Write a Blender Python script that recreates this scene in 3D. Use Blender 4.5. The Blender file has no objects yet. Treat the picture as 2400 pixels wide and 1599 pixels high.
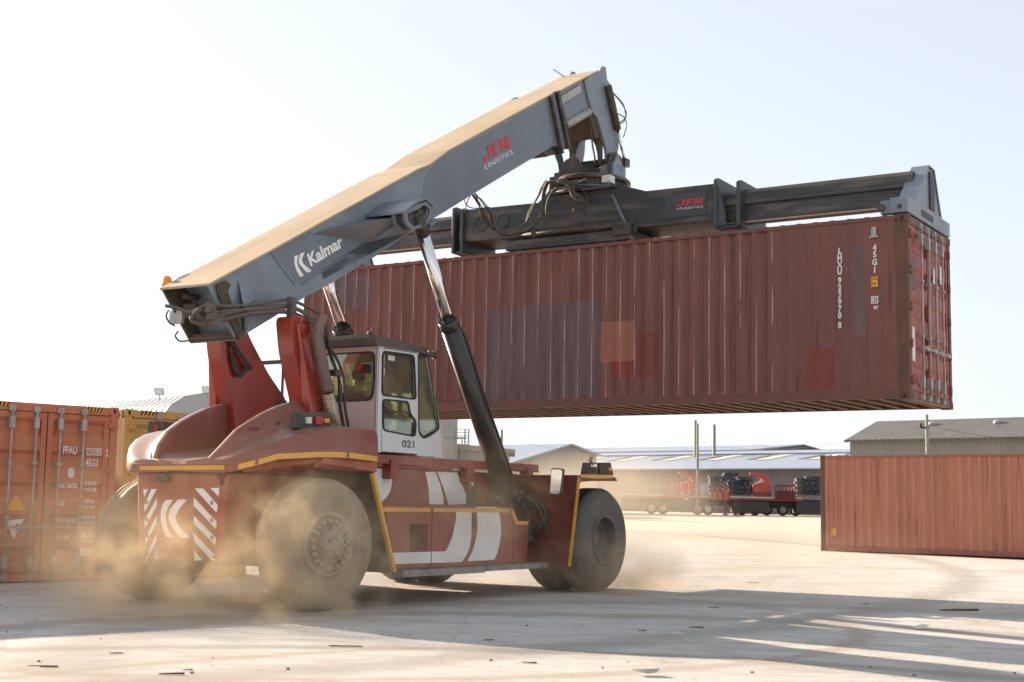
import bpy, bmesh, math, random
from mathutils import Vector, Matrix
from mathutils.geometry import tessellate_polygon
random.seed(7)
scene = bpy.context.scene
COL = scene.collection
rad = math.radians
# ------------------------------------------------------------------ camera
FPX, PITCH, ROLL, CAMH = 3270.8, 0.1169, 0.0174, 1.33
cp, sp = math.cos(PITCH), math.sin(PITCH)
cr, sr = math.cos(ROLL), math.sin(ROLL)
_r = Vector((1, 0, 0)); _u = Vector((0, -sp, cp)); CW = Vector((0, cp, sp))
CR = cr*_r + sr*_u; CU = -sr*_r + cr*_u
CAM = Vector((0, 0, CAMH))
cam = bpy.data.objects.new('camera', bpy.data.cameras.new('camera'))
COL.objects.link(cam)
M = Matrix.Identity(4)
for i in range(3):
    M[i][0] = CR[i]; M[i][1] = CU[i]; M[i][2] = -CW[i]; M[i][3] = CAM[i]
cam.matrix_world = M
cam.data.sensor_width = 36; cam.data.lens = 36*FPX/2400
cam.data.clip_end = 3000; cam.data.clip_start = 0.1
cam.data.dof.use_dof = True; cam.data.dof.focus_distance = 20.0; cam.data.dof.aperture_fstop = 3.5
scene.camera = cam
# ------------------------------------------------------------------ sky, sun, exposure
SUN_AZ, SUN_EL = -46.0, 18.8
world = bpy.data.worlds.new("World"); scene.world = world; world.use_nodes = True
wn = world.node_tree; bgn = wn.nodes['Background']
sky = wn.nodes.new('ShaderNodeTexSky'); sky.sky_type = 'NISHITA'; sky.sun_disc = False
sky.sun_elevation = rad(SUN_EL); sky.sun_rotation = rad(SUN_AZ)
sky.air_density = 0.9; sky.dust_density = 0.8; sky.ozone_density = 1.6; sky.altitude = 50
hs = wn.nodes.new('ShaderNodeHueSaturation'); hs.inputs['Saturation'].default_value = 0.42
wn.links.new(sky.outputs[0], hs.inputs['Color']); veil = wn.nodes.new('ShaderNodeMix'); veil.data_type = 'RGBA'; veil.inputs[0].default_value = 0.70; veil.inputs[7].default_value = (2.34, 2.50, 2.72, 1)   # thin even high haze over the clear sky
wn.links.new(hs.outputs[0], veil.inputs[6]); wn.links.new(veil.outputs[2], bgn.inputs[0]); bgn.inputs[1].default_value = 0.115
sun = bpy.data.objects.new('sun', bpy.data.lights.new('sun', 'SUN')); COL.objects.link(sun)
sun.data.energy = 5.0; sun.data.angle = rad(0.5); sun.data.color = (1.0, 0.82, 0.62)
sd = Vector((math.sin(rad(SUN_AZ))*math.cos(rad(SUN_EL)), math.cos(rad(SUN_AZ))*math.cos(rad(SUN_EL)), math.sin(rad(SUN_EL))))
sun.rotation_euler = sd.to_track_quat('Z', 'Y').to_euler(); sun.location = (-30, 30, 30)
scene.view_settings.view_transform = 'Standard'; scene.view_settings.look = 'None'
scene.view_settings.exposure = 1.42; scene.view_settings.gamma = 1.0
scene.render.engine = 'CYCLES'
scene.cycles.use_denoising = True
scene.cycles.max_bounces = 8; scene.cycles.transparent_max_bounces = 16
scene.cycles.volume_bounces = 1; scene.cycles.volume_max_steps = 256
scene.cycles.volume_step_rate = 1.0
# ------------------------------------------------------------------ measuring helpers (vehicle frame: X forward, lateral right, Z up)
YAW = 0.5645
FV = Vector((math.sin(YAW), math.cos(YAW), 0)); SV = Vector((math.cos(YAW), -math.sin(YAW), 0))
O = Vector((-0.23334, 23.35814, 0.0))
def ray(px, py): return CW + CR*((px-1200.0)/FPX) - CU*((py-799.5)/FPX)
def veh(p): d = p-O; return (d.dot(FV), d.dot(SV), d.z)
def uy(px, py, lat):
    d = ray(px, py); t = (lat + O.dot(SV) - CAM.dot(SV))/d.dot(SV); return veh(CAM+d*t)
def ux(px, py, X):
    d = ray(px, py); t = (X + O.dot(FV) - CAM.dot(FV))/d.dot(FV); return veh(CAM+d*t)
def zz(pts, ox, oy, s): return [(ox+a/s, oy+b/s) for a, b in pts]
def onz(px, py, z=0.0):
    d = ray(px, py); t = (z-CAMH)/d.z; return CAM+d*t
# ------------------------------------------------------------------ materials
def mat(name, c1, c2=None, scale=3.0, stretch=(1, 1, 1), rough=0.6, metal=0.0, bump=0.0, bscale=None,
        dirt=None, damt=0.0, dscale=1.2, dstretch=(1, 1, 1), dlo=0.45, dhi=0.7, spec=0.5, c2lo=0.35, c2hi=0.65, detail=6, coat=0, rvar=0.0):
    m = bpy.data.materials.new(name); m.use_nodes = True
    nt = m.node_tree; N = nt.nodes; L = nt.links; b = N['Principled BSDF']
    b.inputs['Roughness'].default_value = rough; b.inputs['Metallic'].default_value = metal
    b.inputs['Specular IOR Level'].default_value = spec
    if coat: b.inputs['Coat Weight'].default_value = coat; b.inputs['Coat Roughness'].default_value = 0.15
    tc = N.new('ShaderNodeTexCoord')
    def noise(sc, st, det, off=0):
        mp = N.new('ShaderNodeMapping'); mp.inputs['Scale'].default_value = st; mp.inputs['Location'].default_value = (off, off*1.7, off*.6)
        L.new(tc.outputs['Object'], mp.inputs[0])
        n = N.new('ShaderNodeTexNoise'); n.inputs['Scale'].default_value = sc; n.inputs['Detail'].default_value = det; n.inputs['Roughness'].default_value = 0.6
        L.new(mp.outputs[0], n.inputs['Vector']); return n
    cur = None
    if c2 is not None:
        n = noise(scale, stretch, detail); mr = N.new('ShaderNodeMapRange'); mr.inputs[1].default_value = c2lo; mr.inputs[2].default_value = c2hi
        L.new(n.outputs['Fac'], mr.inputs[0])
        mx = N.new('ShaderNodeMix'); mx.data_type = 'RGBA'; mx.inputs[6].default_value = (*c1, 1); mx.inputs[7].default_value = (*c2, 1)
        L.new(mr.outputs[0], mx.inputs[0]); cur = mx.outputs[2]
        if rvar:
            r2 = N.new('ShaderNodeMapRange'); r2.inputs[3].default_value = rough-rvar; r2.inputs[4].default_value = rough+rvar
            L.new(n.outputs['Fac'], r2.inputs[0]); L.new(r2.outputs[0], b.inputs['Roughness'])
    if dirt is not None:
        n = noise(dscale, dstretch, 8, 5.3); mr = N.new('ShaderNodeMapRange'); mr.inputs[1].default_value = dlo; mr.inputs[2].default_value = dhi; mr.inputs[4].default_value = damt
        L.new(n.outputs['Fac'], mr.inputs[0])
        mx = N.new('ShaderNodeMix'); mx.data_type = 'RGBA'; mx.inputs[7].default_value = (*dirt, 1)
        if cur: L.new(cur, mx.inputs[6])
        else: mx.inputs[6].default_value = (*c1, 1)
        L.new(mr.outputs[0], mx.inputs[0]); cur = mx.outputs[2]
    if cur: L.new(cur, b.inputs['Base Color'])
    else: b.inputs['Base Color'].default_value = (*c1, 1)
    if bump:
        n = noise(bscale or scale*3, (1, 1, 1), 5, 2.1); bp = N.new('ShaderNodeBump'); bp.inputs['Strength'].default_value = bump; bp.inputs['Distance'].default_value = 0.02
        L.new(n.outputs['Fac'], bp.inputs['Height']); L.new(bp.outputs[0], b.inputs['Normal'])
    return m
DUST = (0.40, 0.29, 0.17)
V = (1, 1, .07)
mt = {}
mt['maroon'] = mat('container_maroon', (.205, .066, .047), (.155, .053, .043), 2.2, (1.6, 1.6, .12), .5, bump=.12, dirt=(.085, .028, .022), damt=.85, dscale=6.5, dstretch=(1.6, 1.6, .07), dlo=.57, dhi=.66, rvar=.1)
mt['maroon_frame'] = mat('container_frame_maroon', (.20, .06, .045), (.13, .065, .045), 4, (1, 1, .4), .6, bump=.1)
mt['rustbrown'] = mat('weathered_brown', (.105, .052, .032), (.16, .07, .045), 6, (1, 1, .5), .7, bump=.25)
mt['doorred'] = mat('door_red', (.36, .085, .065), (.27, .06, .05), 3, (1, 1, .3), .5, bump=.15, dirt=(.45, .24, .2), damt=.5, dscale=4, dlo=.55, dhi=.75)
mt['edge_glint'] = mat('painted_edge_glint', (.62, .46, .43), (.17, .05, .042), 2.4, (1, 1, .35), .5, c2lo=.42, c2hi=.58)  # pale streaks painted in for the sky highlight along each rib edge
mt['edge_glint_pale'] = mat('painted_edge_glint_pale', (.55, .30, .22), (.44, .15, .10), 3, (1, 1, .35), .5, c2lo=.42, c2hi=.58)  # the same painted highlight streaks, toned for the terracotta ribs
mt['patch_purple'] = mat('paint_patch_purple', (.115, .062, .068), (.17, .095, .10), 5, (1, 1, .12), .55)
mt['patch_orange'] = mat('paint_patch_orange', (.34, .115, .072), (.28, .10, .07), 3, (1, 1, .2), .55)
mt['patch_red'] = mat('paint_patch_red', (.25, .034, .022), (.16, .034, .026), 3, (1, 1, .2), .5)
mt['orangered'] = mat('container_orange_red', (.54, .18, .09), (.46, .155, .08), 2, (1, 1, .3), .6, bump=.1, dirt=(.42, .25, .15), damt=.5, dscale=2)
mt['yellowc'] = mat('container_yellow', (.58, .35, .09), (.5, .29, .09), 2, (1, 1, .3), .6, bump=.1, dirt=DUST, damt=.5, dscale=2)
mt['terracotta'] = mat('container_terracotta', (.44, .175, .11), (.36, .14, .09), 2.2, (1.5, 1.5, .08), .6, bump=.12, dirt=(.15, .05, .022), damt=.9, dscale=4.5, dstretch=(1.6, 1.6, .08), dlo=.57, dhi=.67)
mt['terra_frame'] = mat('terracotta_frame', (.31, .115, .08), (.24, .09, .07), 5, V, .65, bump=.1)
mt['galv'] = mat('galvanised_rod', (.42, .41, .38), (.3, .28, .25), 12, (1, 1, .3), .45, .3)
mt['darkgap'] = mat('gasket_and_hole_dark', (.03, .028, .026), rough=.8)
mt['wood'] = mat('floor_crossmember', (.20, .11, .06), (.13, .08, .05), 6, (1, 1, 1), .8)
mt['white'] = mat('white_marking', (.82, .80, .77), (.6, .57, .53), 9, (1, 1, .5), .5)
mt['whitebright'] = mat('white_vinyl', (.86, .86, .86), (.78, .76, .72), 2.5, (1, 1, 1), .4)
mt['yellowtape'] = mat('yellow_reflective_tape', (.80, .38, .02), (.68, .36, .05), 3, (1, 1, 1), .4, dirt=DUST, damt=.35, dscale=3)
mt['red'] = mat('machine_red', (.28, .034, .022), (.20, .03, .022), 1.8, (1, 1, 1), .42, bump=.04, dirt=(.34, .16, .10), damt=.55, dscale=1.5, dlo=.42, dhi=.7, coat=.25)
mt['redrear'] = mat('machine_red_rear', (.38, .075, .035), (.30, .06, .03), 2.0, (1, 1, 1), .6, bump=.04, dirt=(.46, .27, .16), damt=.6, dscale=1.8, dlo=.4, dhi=.7)
mt['redfender'] = mat('machine_red_dusty', (.225, .052, .034), (.26, .078, .050), 1.6, (1, 1, 1), .42, bump=.05, dirt=(.22, .14, .11), damt=.4, dscale=2.4, dlo=.4, dhi=.68, coat=.2)
mt['reddark'] = mat('machine_dark_red', (.13, .024, .020), (.16, .034, .026), 2.0, (1, 1, 1), .45, bump=.04, dirt=(.18, .10, .07), damt=.35, dscale=1.2)
mt['tower'] = mat('tower_red', (.38, .045, .025), (.28, .038, .024), 1.4, (1, 1, .5), .32, bump=.05, dirt=(.05, .035, .028), damt=.8, dscale=2.6, dstretch=(1, 1, .4), dlo=.52, dhi=.66, coat=.4)
mt['grey'] = mat('boom_grey', (.125, .145, .17), (.15, .17, .19), 1.2, (1, 1, 1), .42, bump=.03, dirt=(.07, .075, .08), damt=.5, dscale=.9, dlo=.45, dhi=.75, coat=.25)
mt['greyl'] = mat('boom_light_grey', (.215, .25, .29), (.18, .21, .24), 1.5, (1, 1, 1), .45, bump=.03, dirt=(.07, .07, .07), damt=.4, dscale=1.3, dlo=.5, dhi=.75)
mt['dustgrey'] = mat('dust_covered_grey', (.48, .37, .25), (.40, .30, .195), .8, (1, 1, 1), .9, bump=.12, dirt=(.24, .19, .14), damt=.55, dscale=1.1, dstretch=(.5, 2, .5), dlo=.52, dhi=.75)
mt['oily'] = mat('oily_dark_steel', (.028, .028, .028), (.05, .042, .035), 4, (1, 1, 1), .45, bump=.1, dirt=(.17, .11, .065), damt=.6, dscale=5, dlo=.48, dhi=.68)
mt['spread'] = mat('spreader_black', (.030, .031, .034), (.050, .046, .042), 2.2, (1, 1, 3), .5, bump=.06, dirt=(.17, .14, .12), damt=.7, dscale=2.2, dstretch=(1, .35, 2.4), dlo=.47, dhi=.66)
mt['spreadgrey'] = mat('spreader_grey', (.055, .063, .073), (.045, .05, .057), 2, (1, 1, 1), .45, bump=.05, dirt=(.12, .08, .05), damt=.4, dscale=2.8, dlo=.55, dhi=.75)
mt['under'] = mat('brown_grime_and_shade', (.075, .055, .037), (.11, .08, .05), 3, (1, 1, 1), .8, bump=.1)
mt['chrome'] = mat('chromed_rod', (.75, .74, .72), rough=.12, metal=1.0)
mt['black'] = mat('black_paint', (.018, .017, .016), (.035, .03, .025), 3, (1, 1, 1), .35, bump=.04)
mt['barrel'] = mat('cylinder_black', (.022, .020, .017), (.05, .042, .032), 1.6, (1, 1, 1), .35, bump=.03)
mt['hose'] = mat('rubber_hose', (.085, .07, .055), (.13, .105, .08), 5, (1, 1, 1), .65)
mt['hosed'] = mat('dark_rubber_hose', (.035, .032, .03), (.06, .05, .042), 5, (1, 1, 1), .55)
mt['tyre'] = mat('dusty_tyre', (.22, .175, .125), (.30, .235, .165), 2.4, (1, 1, 1), .85, bump=.12, bscale=14, dirt=(.14, .11, .085), damt=.6, dscale=1.6)
mt['tyreg'] = mat('grey_tyre', (.105, .098, .088), (.14, .125, .108), 2.4, (1, 1, 1), .8, bump=.12, bscale=14, dirt=(.05, .046, .042), damt=.6, dscale=1.6)
mt['rim'] = mat('dusty_rim', (.30, .24, .18), (.40, .34, .27), 6, (1, 1, 1), .6, bump=.1)
mt['rimg'] = mat('grey_rim', (.11, .105, .10), (.15, .135, .12), 6, (1, 1, 1), .6, bump=.1)
mt['cabwhite'] = mat('cab_white', (.68, .69, .70), (.60, .59, .58), 1.6, (1, 1, 1), .35, bump=.02, coat=.3)
mt['cabrear'] = mat('cab_rear_dusty', (.60, .43, .38), (.55, .44, .40), 1.2, (1, 1, 1), .55, bump=.02)
mt['cabroof'] = mat('cab_roof_brown', (.075, .06, .045), (.055, .045, .038), 2, (1, 1, 1), .7, dirt=(.2, .15, .1), damt=.4)
mt['seal'] = mat('window_seal', (.012, .012, .012), rough=.5)
mt['dark'] = mat('dark_interior', (.05, .048, .045), (.09, .085, .075), 6, (1, 1, 1), .7)
mt['exh'] = mat('rusty_exhaust', (.14, .105, .08), (.20, .14, .10), 5, (1, 1, .3), .6, .3, bump=.1)
mt['step'] = mat('aluminium_step', (.33, .34, .36), (.2, .2, .21), 8, (1, 1, 1), .5, .4)
mt['amber'] = mat('amber_lens', (.9, .26, .015), rough=.25)
mt['redlens'] = mat('red_lens', (.35, .02, .015), rough=.25)
mt['lampglass'] = mat('lamp_glass', (.6, .62, .58), rough=.2)
mt['redletter'] = mat('red_letter', (.55, .035, .06), (.45, .035, .05), 4, (1, 1, 1), .45)
mt['greyletter'] = mat('grey_letter', (.14, .14, .14), rough=.5)
mt['blackmark'] = mat('black_marking', (.02, .02, .02), rough=.6)
mt['labelyellow'] = mat('yellow_label', (.75, .36, .02), rough=.5)
mt['labelgreen'] = mat('green_label', (.16, .48, .08), rough=.5)
mt['labelnavy'] = mat('navy_label', (.035, .035, .075), rough=.5)
mt['mirrorm'] = mat('mirror_glass', (.8, .8, .8), rough=.03, metal=1.0)
def settle(m, col, amt, lo=.45, hi=.95, sc=1.6):
    nt = m.node_tree; N = nt.nodes; L = nt.links; b = N['Principled BSDF']; src = b.inputs['Base Color'].links[0].from_socket
    g = N.new('ShaderNodeNewGeometry'); sx = N.new('ShaderNodeSeparateXYZ'); L.new(g.outputs['Normal'], sx.inputs[0]); r = N.new('ShaderNodeMapRange'); r.inputs[1].default_value = lo; r.inputs[2].default_value = hi; L.new(sx.outputs['Z'], r.inputs[0])
    tc = N.new('ShaderNodeTexCoord'); n = N.new('ShaderNodeTexNoise'); n.inputs['Scale'].default_value = sc; n.inputs['Detail'].default_value = 8; L.new(tc.outputs['Object'], n.inputs['Vector']); r2 = N.new('ShaderNodeMapRange'); r2.inputs[1].default_value = .3; r2.inputs[2].default_value = .62; r2.inputs[3].default_value = .15; r2.inputs[4].default_value = amt; L.new(n.outputs['Fac'], r2.inputs[0])
    mu = N.new('ShaderNodeMath'); mu.operation = 'MULTIPLY'; L.new(r.outputs[0], mu.inputs[0]); L.new(r2.outputs[0], mu.inputs[1])
    mx = N.new('ShaderNodeMix'); mx.data_type = 'RGBA'; L.new(mu.outputs[0], mx.inputs[0]); L.new(src, mx.inputs[6]); mx.inputs[7].default_value = (*col, 1); L.new(mx.outputs[2], b.inputs['Base Color'])
settle(mt['redfender'], (.28, .235, .18), .8, .72, 1.0, 1.3); settle(mt['red'], (.42, .30, .2), .7); settle(mt['tyre'], (.38, .30, .2), .6); settle(mt['maroon'], (.3, .2, .15), .5); settle(mt['spread'], (.30, .21, .13), .8); settle(mt['oily'], (.30, .21, .13), .7)
def glassmat(name, tint, gloss=.12, alpha=.9, film=0.0):
    m = bpy.data.materials.new(name); m.use_nodes = True; nt = m.node_tree; N = nt.nodes; L = nt.links
    N.remove(N['Principled BSDF']); out = N['Material Output']
    tr = N.new('ShaderNodeBsdfTransparent'); tr.inputs[0].default_value = (*tint, 1)
    gl = N.new('ShaderNodeBsdfGlossy'); gl.inputs['Roughness'].default_value = .04
    df = N.new('ShaderNodeBsdfTranslucent'); df.inputs[0].default_value = (.80, .78, .66, 1)
    lw = N.new('ShaderNodeLayerWeight'); lw.inputs[0].default_value = .35
    mr = N.new('ShaderNodeMapRange'); mr.inputs[3].default_value = gloss; mr.inputs[4].default_value = .8
    L.new(lw.outputs['Fresnel'], mr.inputs[0])
    mx = N.new('ShaderNodeMixShader'); L.new(mr.outputs[0], mx.inputs[0]); L.new(tr.outputs[0], mx.inputs[1]); L.new(gl.outputs[0], mx.inputs[2])
    tc = N.new('ShaderNodeTexCoord'); n = N.new('ShaderNodeTexNoise'); n.inputs['Scale'].default_value = 3; n.inputs['Detail'].default_value = 6; L.new(tc.outputs['Object'], n.inputs['Vector'])
    m2 = N.new('ShaderNodeMapRange'); m2.inputs[1].default_value = .35; m2.inputs[2].default_value = .75; m2.inputs[3].default_value = film*.4; m2.inputs[4].default_value = film
    L.new(n.outputs['Fac'], m2.inputs[0])
    mx2 = N.new('ShaderNodeMixShader'); L.new(m2.outputs[0], mx2.inputs[0]); L.new(mx.outputs[0], mx2.inputs[1]); L.new(df.outputs[0], mx2.inputs[2])
    L.new(mx2.outputs[0], out.inputs[0]); return m
mt['glass'] = glassmat('dusty_glass', (.84, .90, .80), .10, film=.09)
mt['glassr'] = glassmat('rear_glass', (.86, .90, .76), .10, film=.13)
# ------------------------------------------------------------------ mesh builder
class MB:
    def __init__(s): s.v = []; s.f = []; s.mi = []; s.sm = []; s.cur = 0; s.smooth = False
    def add(s, vs, fs):
        o = len(s.v); s.v += [tuple(p) for p in vs]
        for f in fs: s.f.append(tuple(o+i for i in f)); s.mi.append(s.cur); s.sm.append(s.smooth)
        return s
    def box(s, x0, y0, z0, x1, y1, z1):
        vs = [(x, y, z) for x in (x0, x1) for y in (y0, y1) for z in (z0, z1)]
        return s.add(vs, [(0, 1, 3, 2), (4, 6, 7, 5), (0, 4, 5, 1), (2, 3, 7, 6), (0, 2, 6, 4), (1, 5, 7, 3)])
    def hexa(s, a, b):   # two quads (4 pts each)
        return s.add(list(a)+list(b), [(0, 1, 2, 3), (7, 6, 5, 4), (0, 4, 5, 1), (1, 5, 6, 2), (2, 6, 7, 3), (3, 7, 4, 0)])
    def plate(s, outer, holes, fn, w0, w1):
        """polygon with holes in (u,v), thickness from w0 to w1; fn(u,v,w)->xyz"""
        loops = [outer]+list(holes); flat = [p for l in loops for p in l]; n = len(flat)
        tris = tessellate_polygon([[Vector((p[0], p[1], 0)) for p in l] for l in loops])
        vs = [fn(p[0], p[1], w0) for p in flat]+[fn(p[0], p[1], w1) for p in flat]
        if len(outer) <= 4 and not holes: fs = [tuple(range(n)), tuple(n+i for i in reversed(range(n)))]
        else: fs = [tuple(t) for t in tris]+[tuple(n+i for i in reversed(t)) for t in tris]
        o = 0
        for l in loops:
            k = len(l)
            for i in range(k): a = o+i; b = o+(i+1) % k; fs.append((a, b, b+n, a+n))
            o += k
        return s.add(vs, fs)
    def tube(s, pts, r, n=8, cap=True, r1=None):
        pts = [Vector(p) for p in pts]; k = len(pts); vs = []; fs = []
        up = Vector((0, 0, 1)); prev = None
        for i, p in enumerate(pts):
            t = (pts[min(i+1, k-1)]-pts[max(i-1, 0)])
            if t.length < 1e-9: t = Vector((0, 0, 1))
            t.normalize()
            if prev is None:
                a = t.cross(up if abs(t.z) < .9 else Vector((1, 0, 0))).normalized()
            else:
                a = (prev-t*prev.dot(t))
                a = a.normalized() if a.length > 1e-6 else t.orthogonal().normalized()
            prev = a; b = t.cross(a)
            rr = r if r1 is None else r+(r1-r)*i/(k-1)
            vs += [p+(a*math.cos(2*math.pi*j/n)+b*math.sin(2*math.pi*j/n))*rr for j in range(n)]
        for i in range(k-1):
            for j in range(n): fs.append((i*n+j, i*n+(j+1) % n, (i+1)*n+(j+1) % n, (i+1)*n+j))
        sm = s.smooth; s.smooth = True; s.add(vs, fs); s.smooth = sm
        if cap: s.add([vs[j] for j in range(n)], [tuple(reversed(range(n)))]); s.add([vs[(k-1)*n+j] for j in range(n)], [tuple(range(n))])
        return s
    def bar(s, a, b, w, h, up=(0, 0, 1)):
        a = Vector(a); b = Vector(b); t = (b-a).normalized(); x = t.cross(Vector(up))
        x = x.normalized() if x.length > 1e-6 else t.orthogonal().normalized()
        y = x.cross(t); q = lambda p: [p+x*w/2*i+y*h/2*j for i, j in ((-1, -1), (1, -1), (1, 1), (-1, 1))]
        return s.hexa(q(a), q(b))
    def lathe(s, prof, axis_o, axis_d, n=32, close=False):
        """prof: list of (radius, along)"""
        o = Vector(axis_o); d = Vector(axis_d).normalized(); a = d.orthogonal().normalized(); b = d.cross(a)
        vs = []; fs = []; k = len(prof)
        for r, h in prof: vs += [o+d*h+(a*math.cos(2*math.pi*j/n)+b*math.sin(2*math.pi*j/n))*r for j in range(n)]
        for i in range(k if close else k-1):
            i2 = (i+1) % k
            for j in range(n): fs.append((i*n+j, i*n+(j+1) % n, i2*n+(j+1) % n, i2*n+j))
        sm = s.smooth; s.smooth = True; s.add(vs, fs); s.smooth = sm
        return s
    def pieces(s, gap):
        if gap < 0: return [s]
        par = list(range(len(s.v)))
        def fd(a):
            while par[a] != a: par[a] = par[par[a]]; a = par[a]
            return a
        for f in s.f:
            for i in f[1:]: par[fd(i)] = fd(f[0])
        comp = {}
        for k, f in enumerate(s.f): comp.setdefault(fd(f[0]), []).append(k)
        C = [[fs, [min(s.v[i][a] for k in fs for i in s.f[k]) for a in range(3)], [max(s.v[i][a] for k in fs for i in s.f[k]) for a in range(3)]] for fs in comp.values()]
        ch = True
        while ch:
            ch = False
            for i in range(len(C)):
                for j in range(i+1, len(C)):
                    if all(C[i][1][a]-gap <= C[j][2][a] and C[j][1][a]-gap <= C[i][2][a] for a in range(3)):
                        C[i] = [C[i][0]+C[j][0], [min(p, q) for p, q in zip(C[i][1], C[j][1])], [max(p, q) for p, q in zip(C[i][2], C[j][2])]]; C.pop(j); ch = True; break
                if ch: break
        out = []
        for fs, _, _ in C:
            m = MB(); mp = {}
            for k in sorted(fs):
                for i in s.f[k]:
                    if i not in mp: mp[i] = len(m.v); m.v.append(s.v[i])
                m.f.append(tuple(mp[i] for i in s.f[k])); m.mi.append(s.mi[k]); m.sm.append(s.sm[k])
            out.append(m)
        return out
    def cyl(s, a, b, r, n=20, r1=None): return s.tube([a, b], r, n, True, r1)
    def ball(s, c, r, sx=1, sy=1, sz=1, n=12):
        vs = []; fs = []
        for i in range(n//2+1):
            th = math.pi*i/(n//2)
            for j in range(n): ph = 2*math.pi*j/n; vs.append((c[0]+r*sx*math.sin(th)*math.cos(ph), c[1]+r*sy*math.sin(th)*math.sin(ph), c[2]+r*sz*math.cos(th)))
        for i in range(n//2):
            for j in range(n): fs.append((i*n+j, (i+1)*n+j, (i+1)*n+(j+1) % n, i*n+(j+1) % n))
        sm = s.smooth; s.smooth = True; s.add(vs, fs); s.smooth = sm; return s
    def build(s, name, mats, parent=None, lat=False, bevel=0, recalc=True, smooth_all=False, label=None, loc=None, gap=None):
        if gap is None: gap = SPLIT.get(name)
        if gap is not None:
            ps = s.pieces(gap)
            if len(ps) > 1: return [p.build(name, mats, parent, lat, bevel, recalc, smooth_all, label, loc, gap=-1) for p in ps][0]
        me = bpy.data.meshes.new(name)
        vs = [(x, -y, z) for x, y, z in s.v] if lat else s.v
        me.from_pydata([tuple(v) for v in vs], [], s.f)
        for m in (mats if isinstance(mats, (list, tuple)) else [mats]): me.materials.append(mt[m] if isinstance(m, str) else m)
        me.polygons.foreach_set('material_index', s.mi)
        me.polygons.foreach_set('use_smooth', [True]*len(s.f) if smooth_all else s.sm)
        me.update()
        bm = bmesh.new(); bm.from_mesh(me)
        bmesh.ops.remove_doubles(bm, verts=bm.verts, dist=1e-5)
        if recalc: bmesh.ops.recalc_face_normals(bm, faces=bm.faces)
        bm.to_mesh(me); bm.free()
        if smooth_all: me.set_sharp_from_angle(angle=rad(40))
        o = bpy.data.objects.new(name, me); COL.objects.link(o)
        if parent: o.parent = parent
        if loc: o.location = loc
        if bevel:
            b = o.modifiers.new('bevel', 'BEVEL'); b.width = bevel; b.segments = 2; b.limit_method = 'ANGLE'; b.angle_limit = rad(50)
        if label: o['label'] = label
        return o
SPLIT = {'wheel_guard': .02, 'reflective_tape': .015, 'white_marking': .02, 'step': .02, 'slide_rail': .02, 'beam_collar': .3, 'weld_seam': .02, 'stiffener': .02, 'chevron_board': .13,
         'rear_lamp': .02, 'cover_plate': .02, 'panel_seam': .02, 'fender_underside': .02, 'cylinder_bracket': .5, 'twistlock': .02, 'lock_rod': .5, 'hinge': .02, 'gasket': .3, 'cab_interior': .02, 'emblem': .5,
         'axle': .3, 'guard_rail': .3, 'rotator_plate': .1, 'boom_collar': .3, 'wear_strip': .05, 'landing_leg': .5, 'chassis_beam': .02, 'silo_body': .02, 'hazard_stripe': 1, 'skylight': .3, 'end_beam_slot': .02, 'gable_wall': .5, 'eye': .01}
def thing(name, label, cat, loc=(0, 0, 0), rotz=0, group=None):
    o = bpy.data.objects.new(name, None); COL.objects.link(o); o.location = loc; o.rotation_euler = (0, 0, rotz)
    o.empty_display_size = .3; tag(o, label, cat, group); return o
def tag(o, label, cat, group=None, kind=None):
    o['label'] = label; o['category'] = cat
    if group: o['group'] = group
    if kind: o['kind'] = kind
    return o
def rounded(pts, r, n=4):
    out = []; k = len(pts)
    for i in range(k):
        p = Vector(pts[i]).to_2d() if len(pts[i]) > 2 else Vector(pts[i]); a = Vector(pts[i-1]); b = Vector(pts[(i+1) % k])
        da = (a-p); db = (b-p); rr = min(r, da.length*.45, db.length*.45)
        p0 = p+da.normalized()*rr; p1 = p+db.normalized()*rr
        for j in range(n+1):
            t = j/n; q = p0*(1-t)**2+p*2*t*(1-t)+p1*t*t; out.append((q.x, q.y))
    return out
def shrink(pts, d):
    c = Vector((sum(p[0] for p in pts)/len(pts), sum(p[1] for p in pts)/len(pts))); out = []
    for p in pts:
        v = Vector(p)-c; out.append(tuple(c+v*(1-d/max(v.length, 1e-6))))
    return out
def spline(pts, n=6):
    P = [Vector(p) for p in pts]; out = []
    for i in range(len(P)-1):
        p0 = P[max(i-1, 0)]; p1 = P[i]; p2 = P[i+1]; p3 = P[min(i+2, len(P)-1)]
        for j in range(n):
            t = j/n; out.append(.5*((2*p1)+(p2-p0)*t+(2*p0-5*p1+4*p2-p3)*t*t+(3*p1-p0-3*p2+p3)*t**3))
    out.append(P[-1]); return out
def text_mesh(body, size, bold=0.0, shear=0.0, spacing=1.0, align='LEFT', sx=1.0, extrude=.002):
    """returns verts, faces of the lettering in its own XY plane"""
    cu = bpy.data.curves.new('lettering', 'FONT'); cu.body = body; cu.size = size; cu.offset = bold; cu.shear = shear
    cu.space_character = spacing; cu.align_x = align; cu.extrude = extrude; cu.resolution_u = 3; cu.fill_mode = 'BOTH'
    ob = bpy.data.objects.new('lettering', cu); COL.objects.link(ob)
    dg = bpy.context.evaluated_depsgraph_get(); me = bpy.data.meshes.new_from_object(ob.evaluated_get(dg))
    vs = [(v.co.x*sx, v.co.y, v.co.z) for v in me.vertices]; fs = [tuple(p.vertices) for p in me.polygons]
    bpy.data.objects.remove(ob); bpy.data.meshes.remove(me); bpy.data.curves.remove(cu)
    return vs, fs
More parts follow.
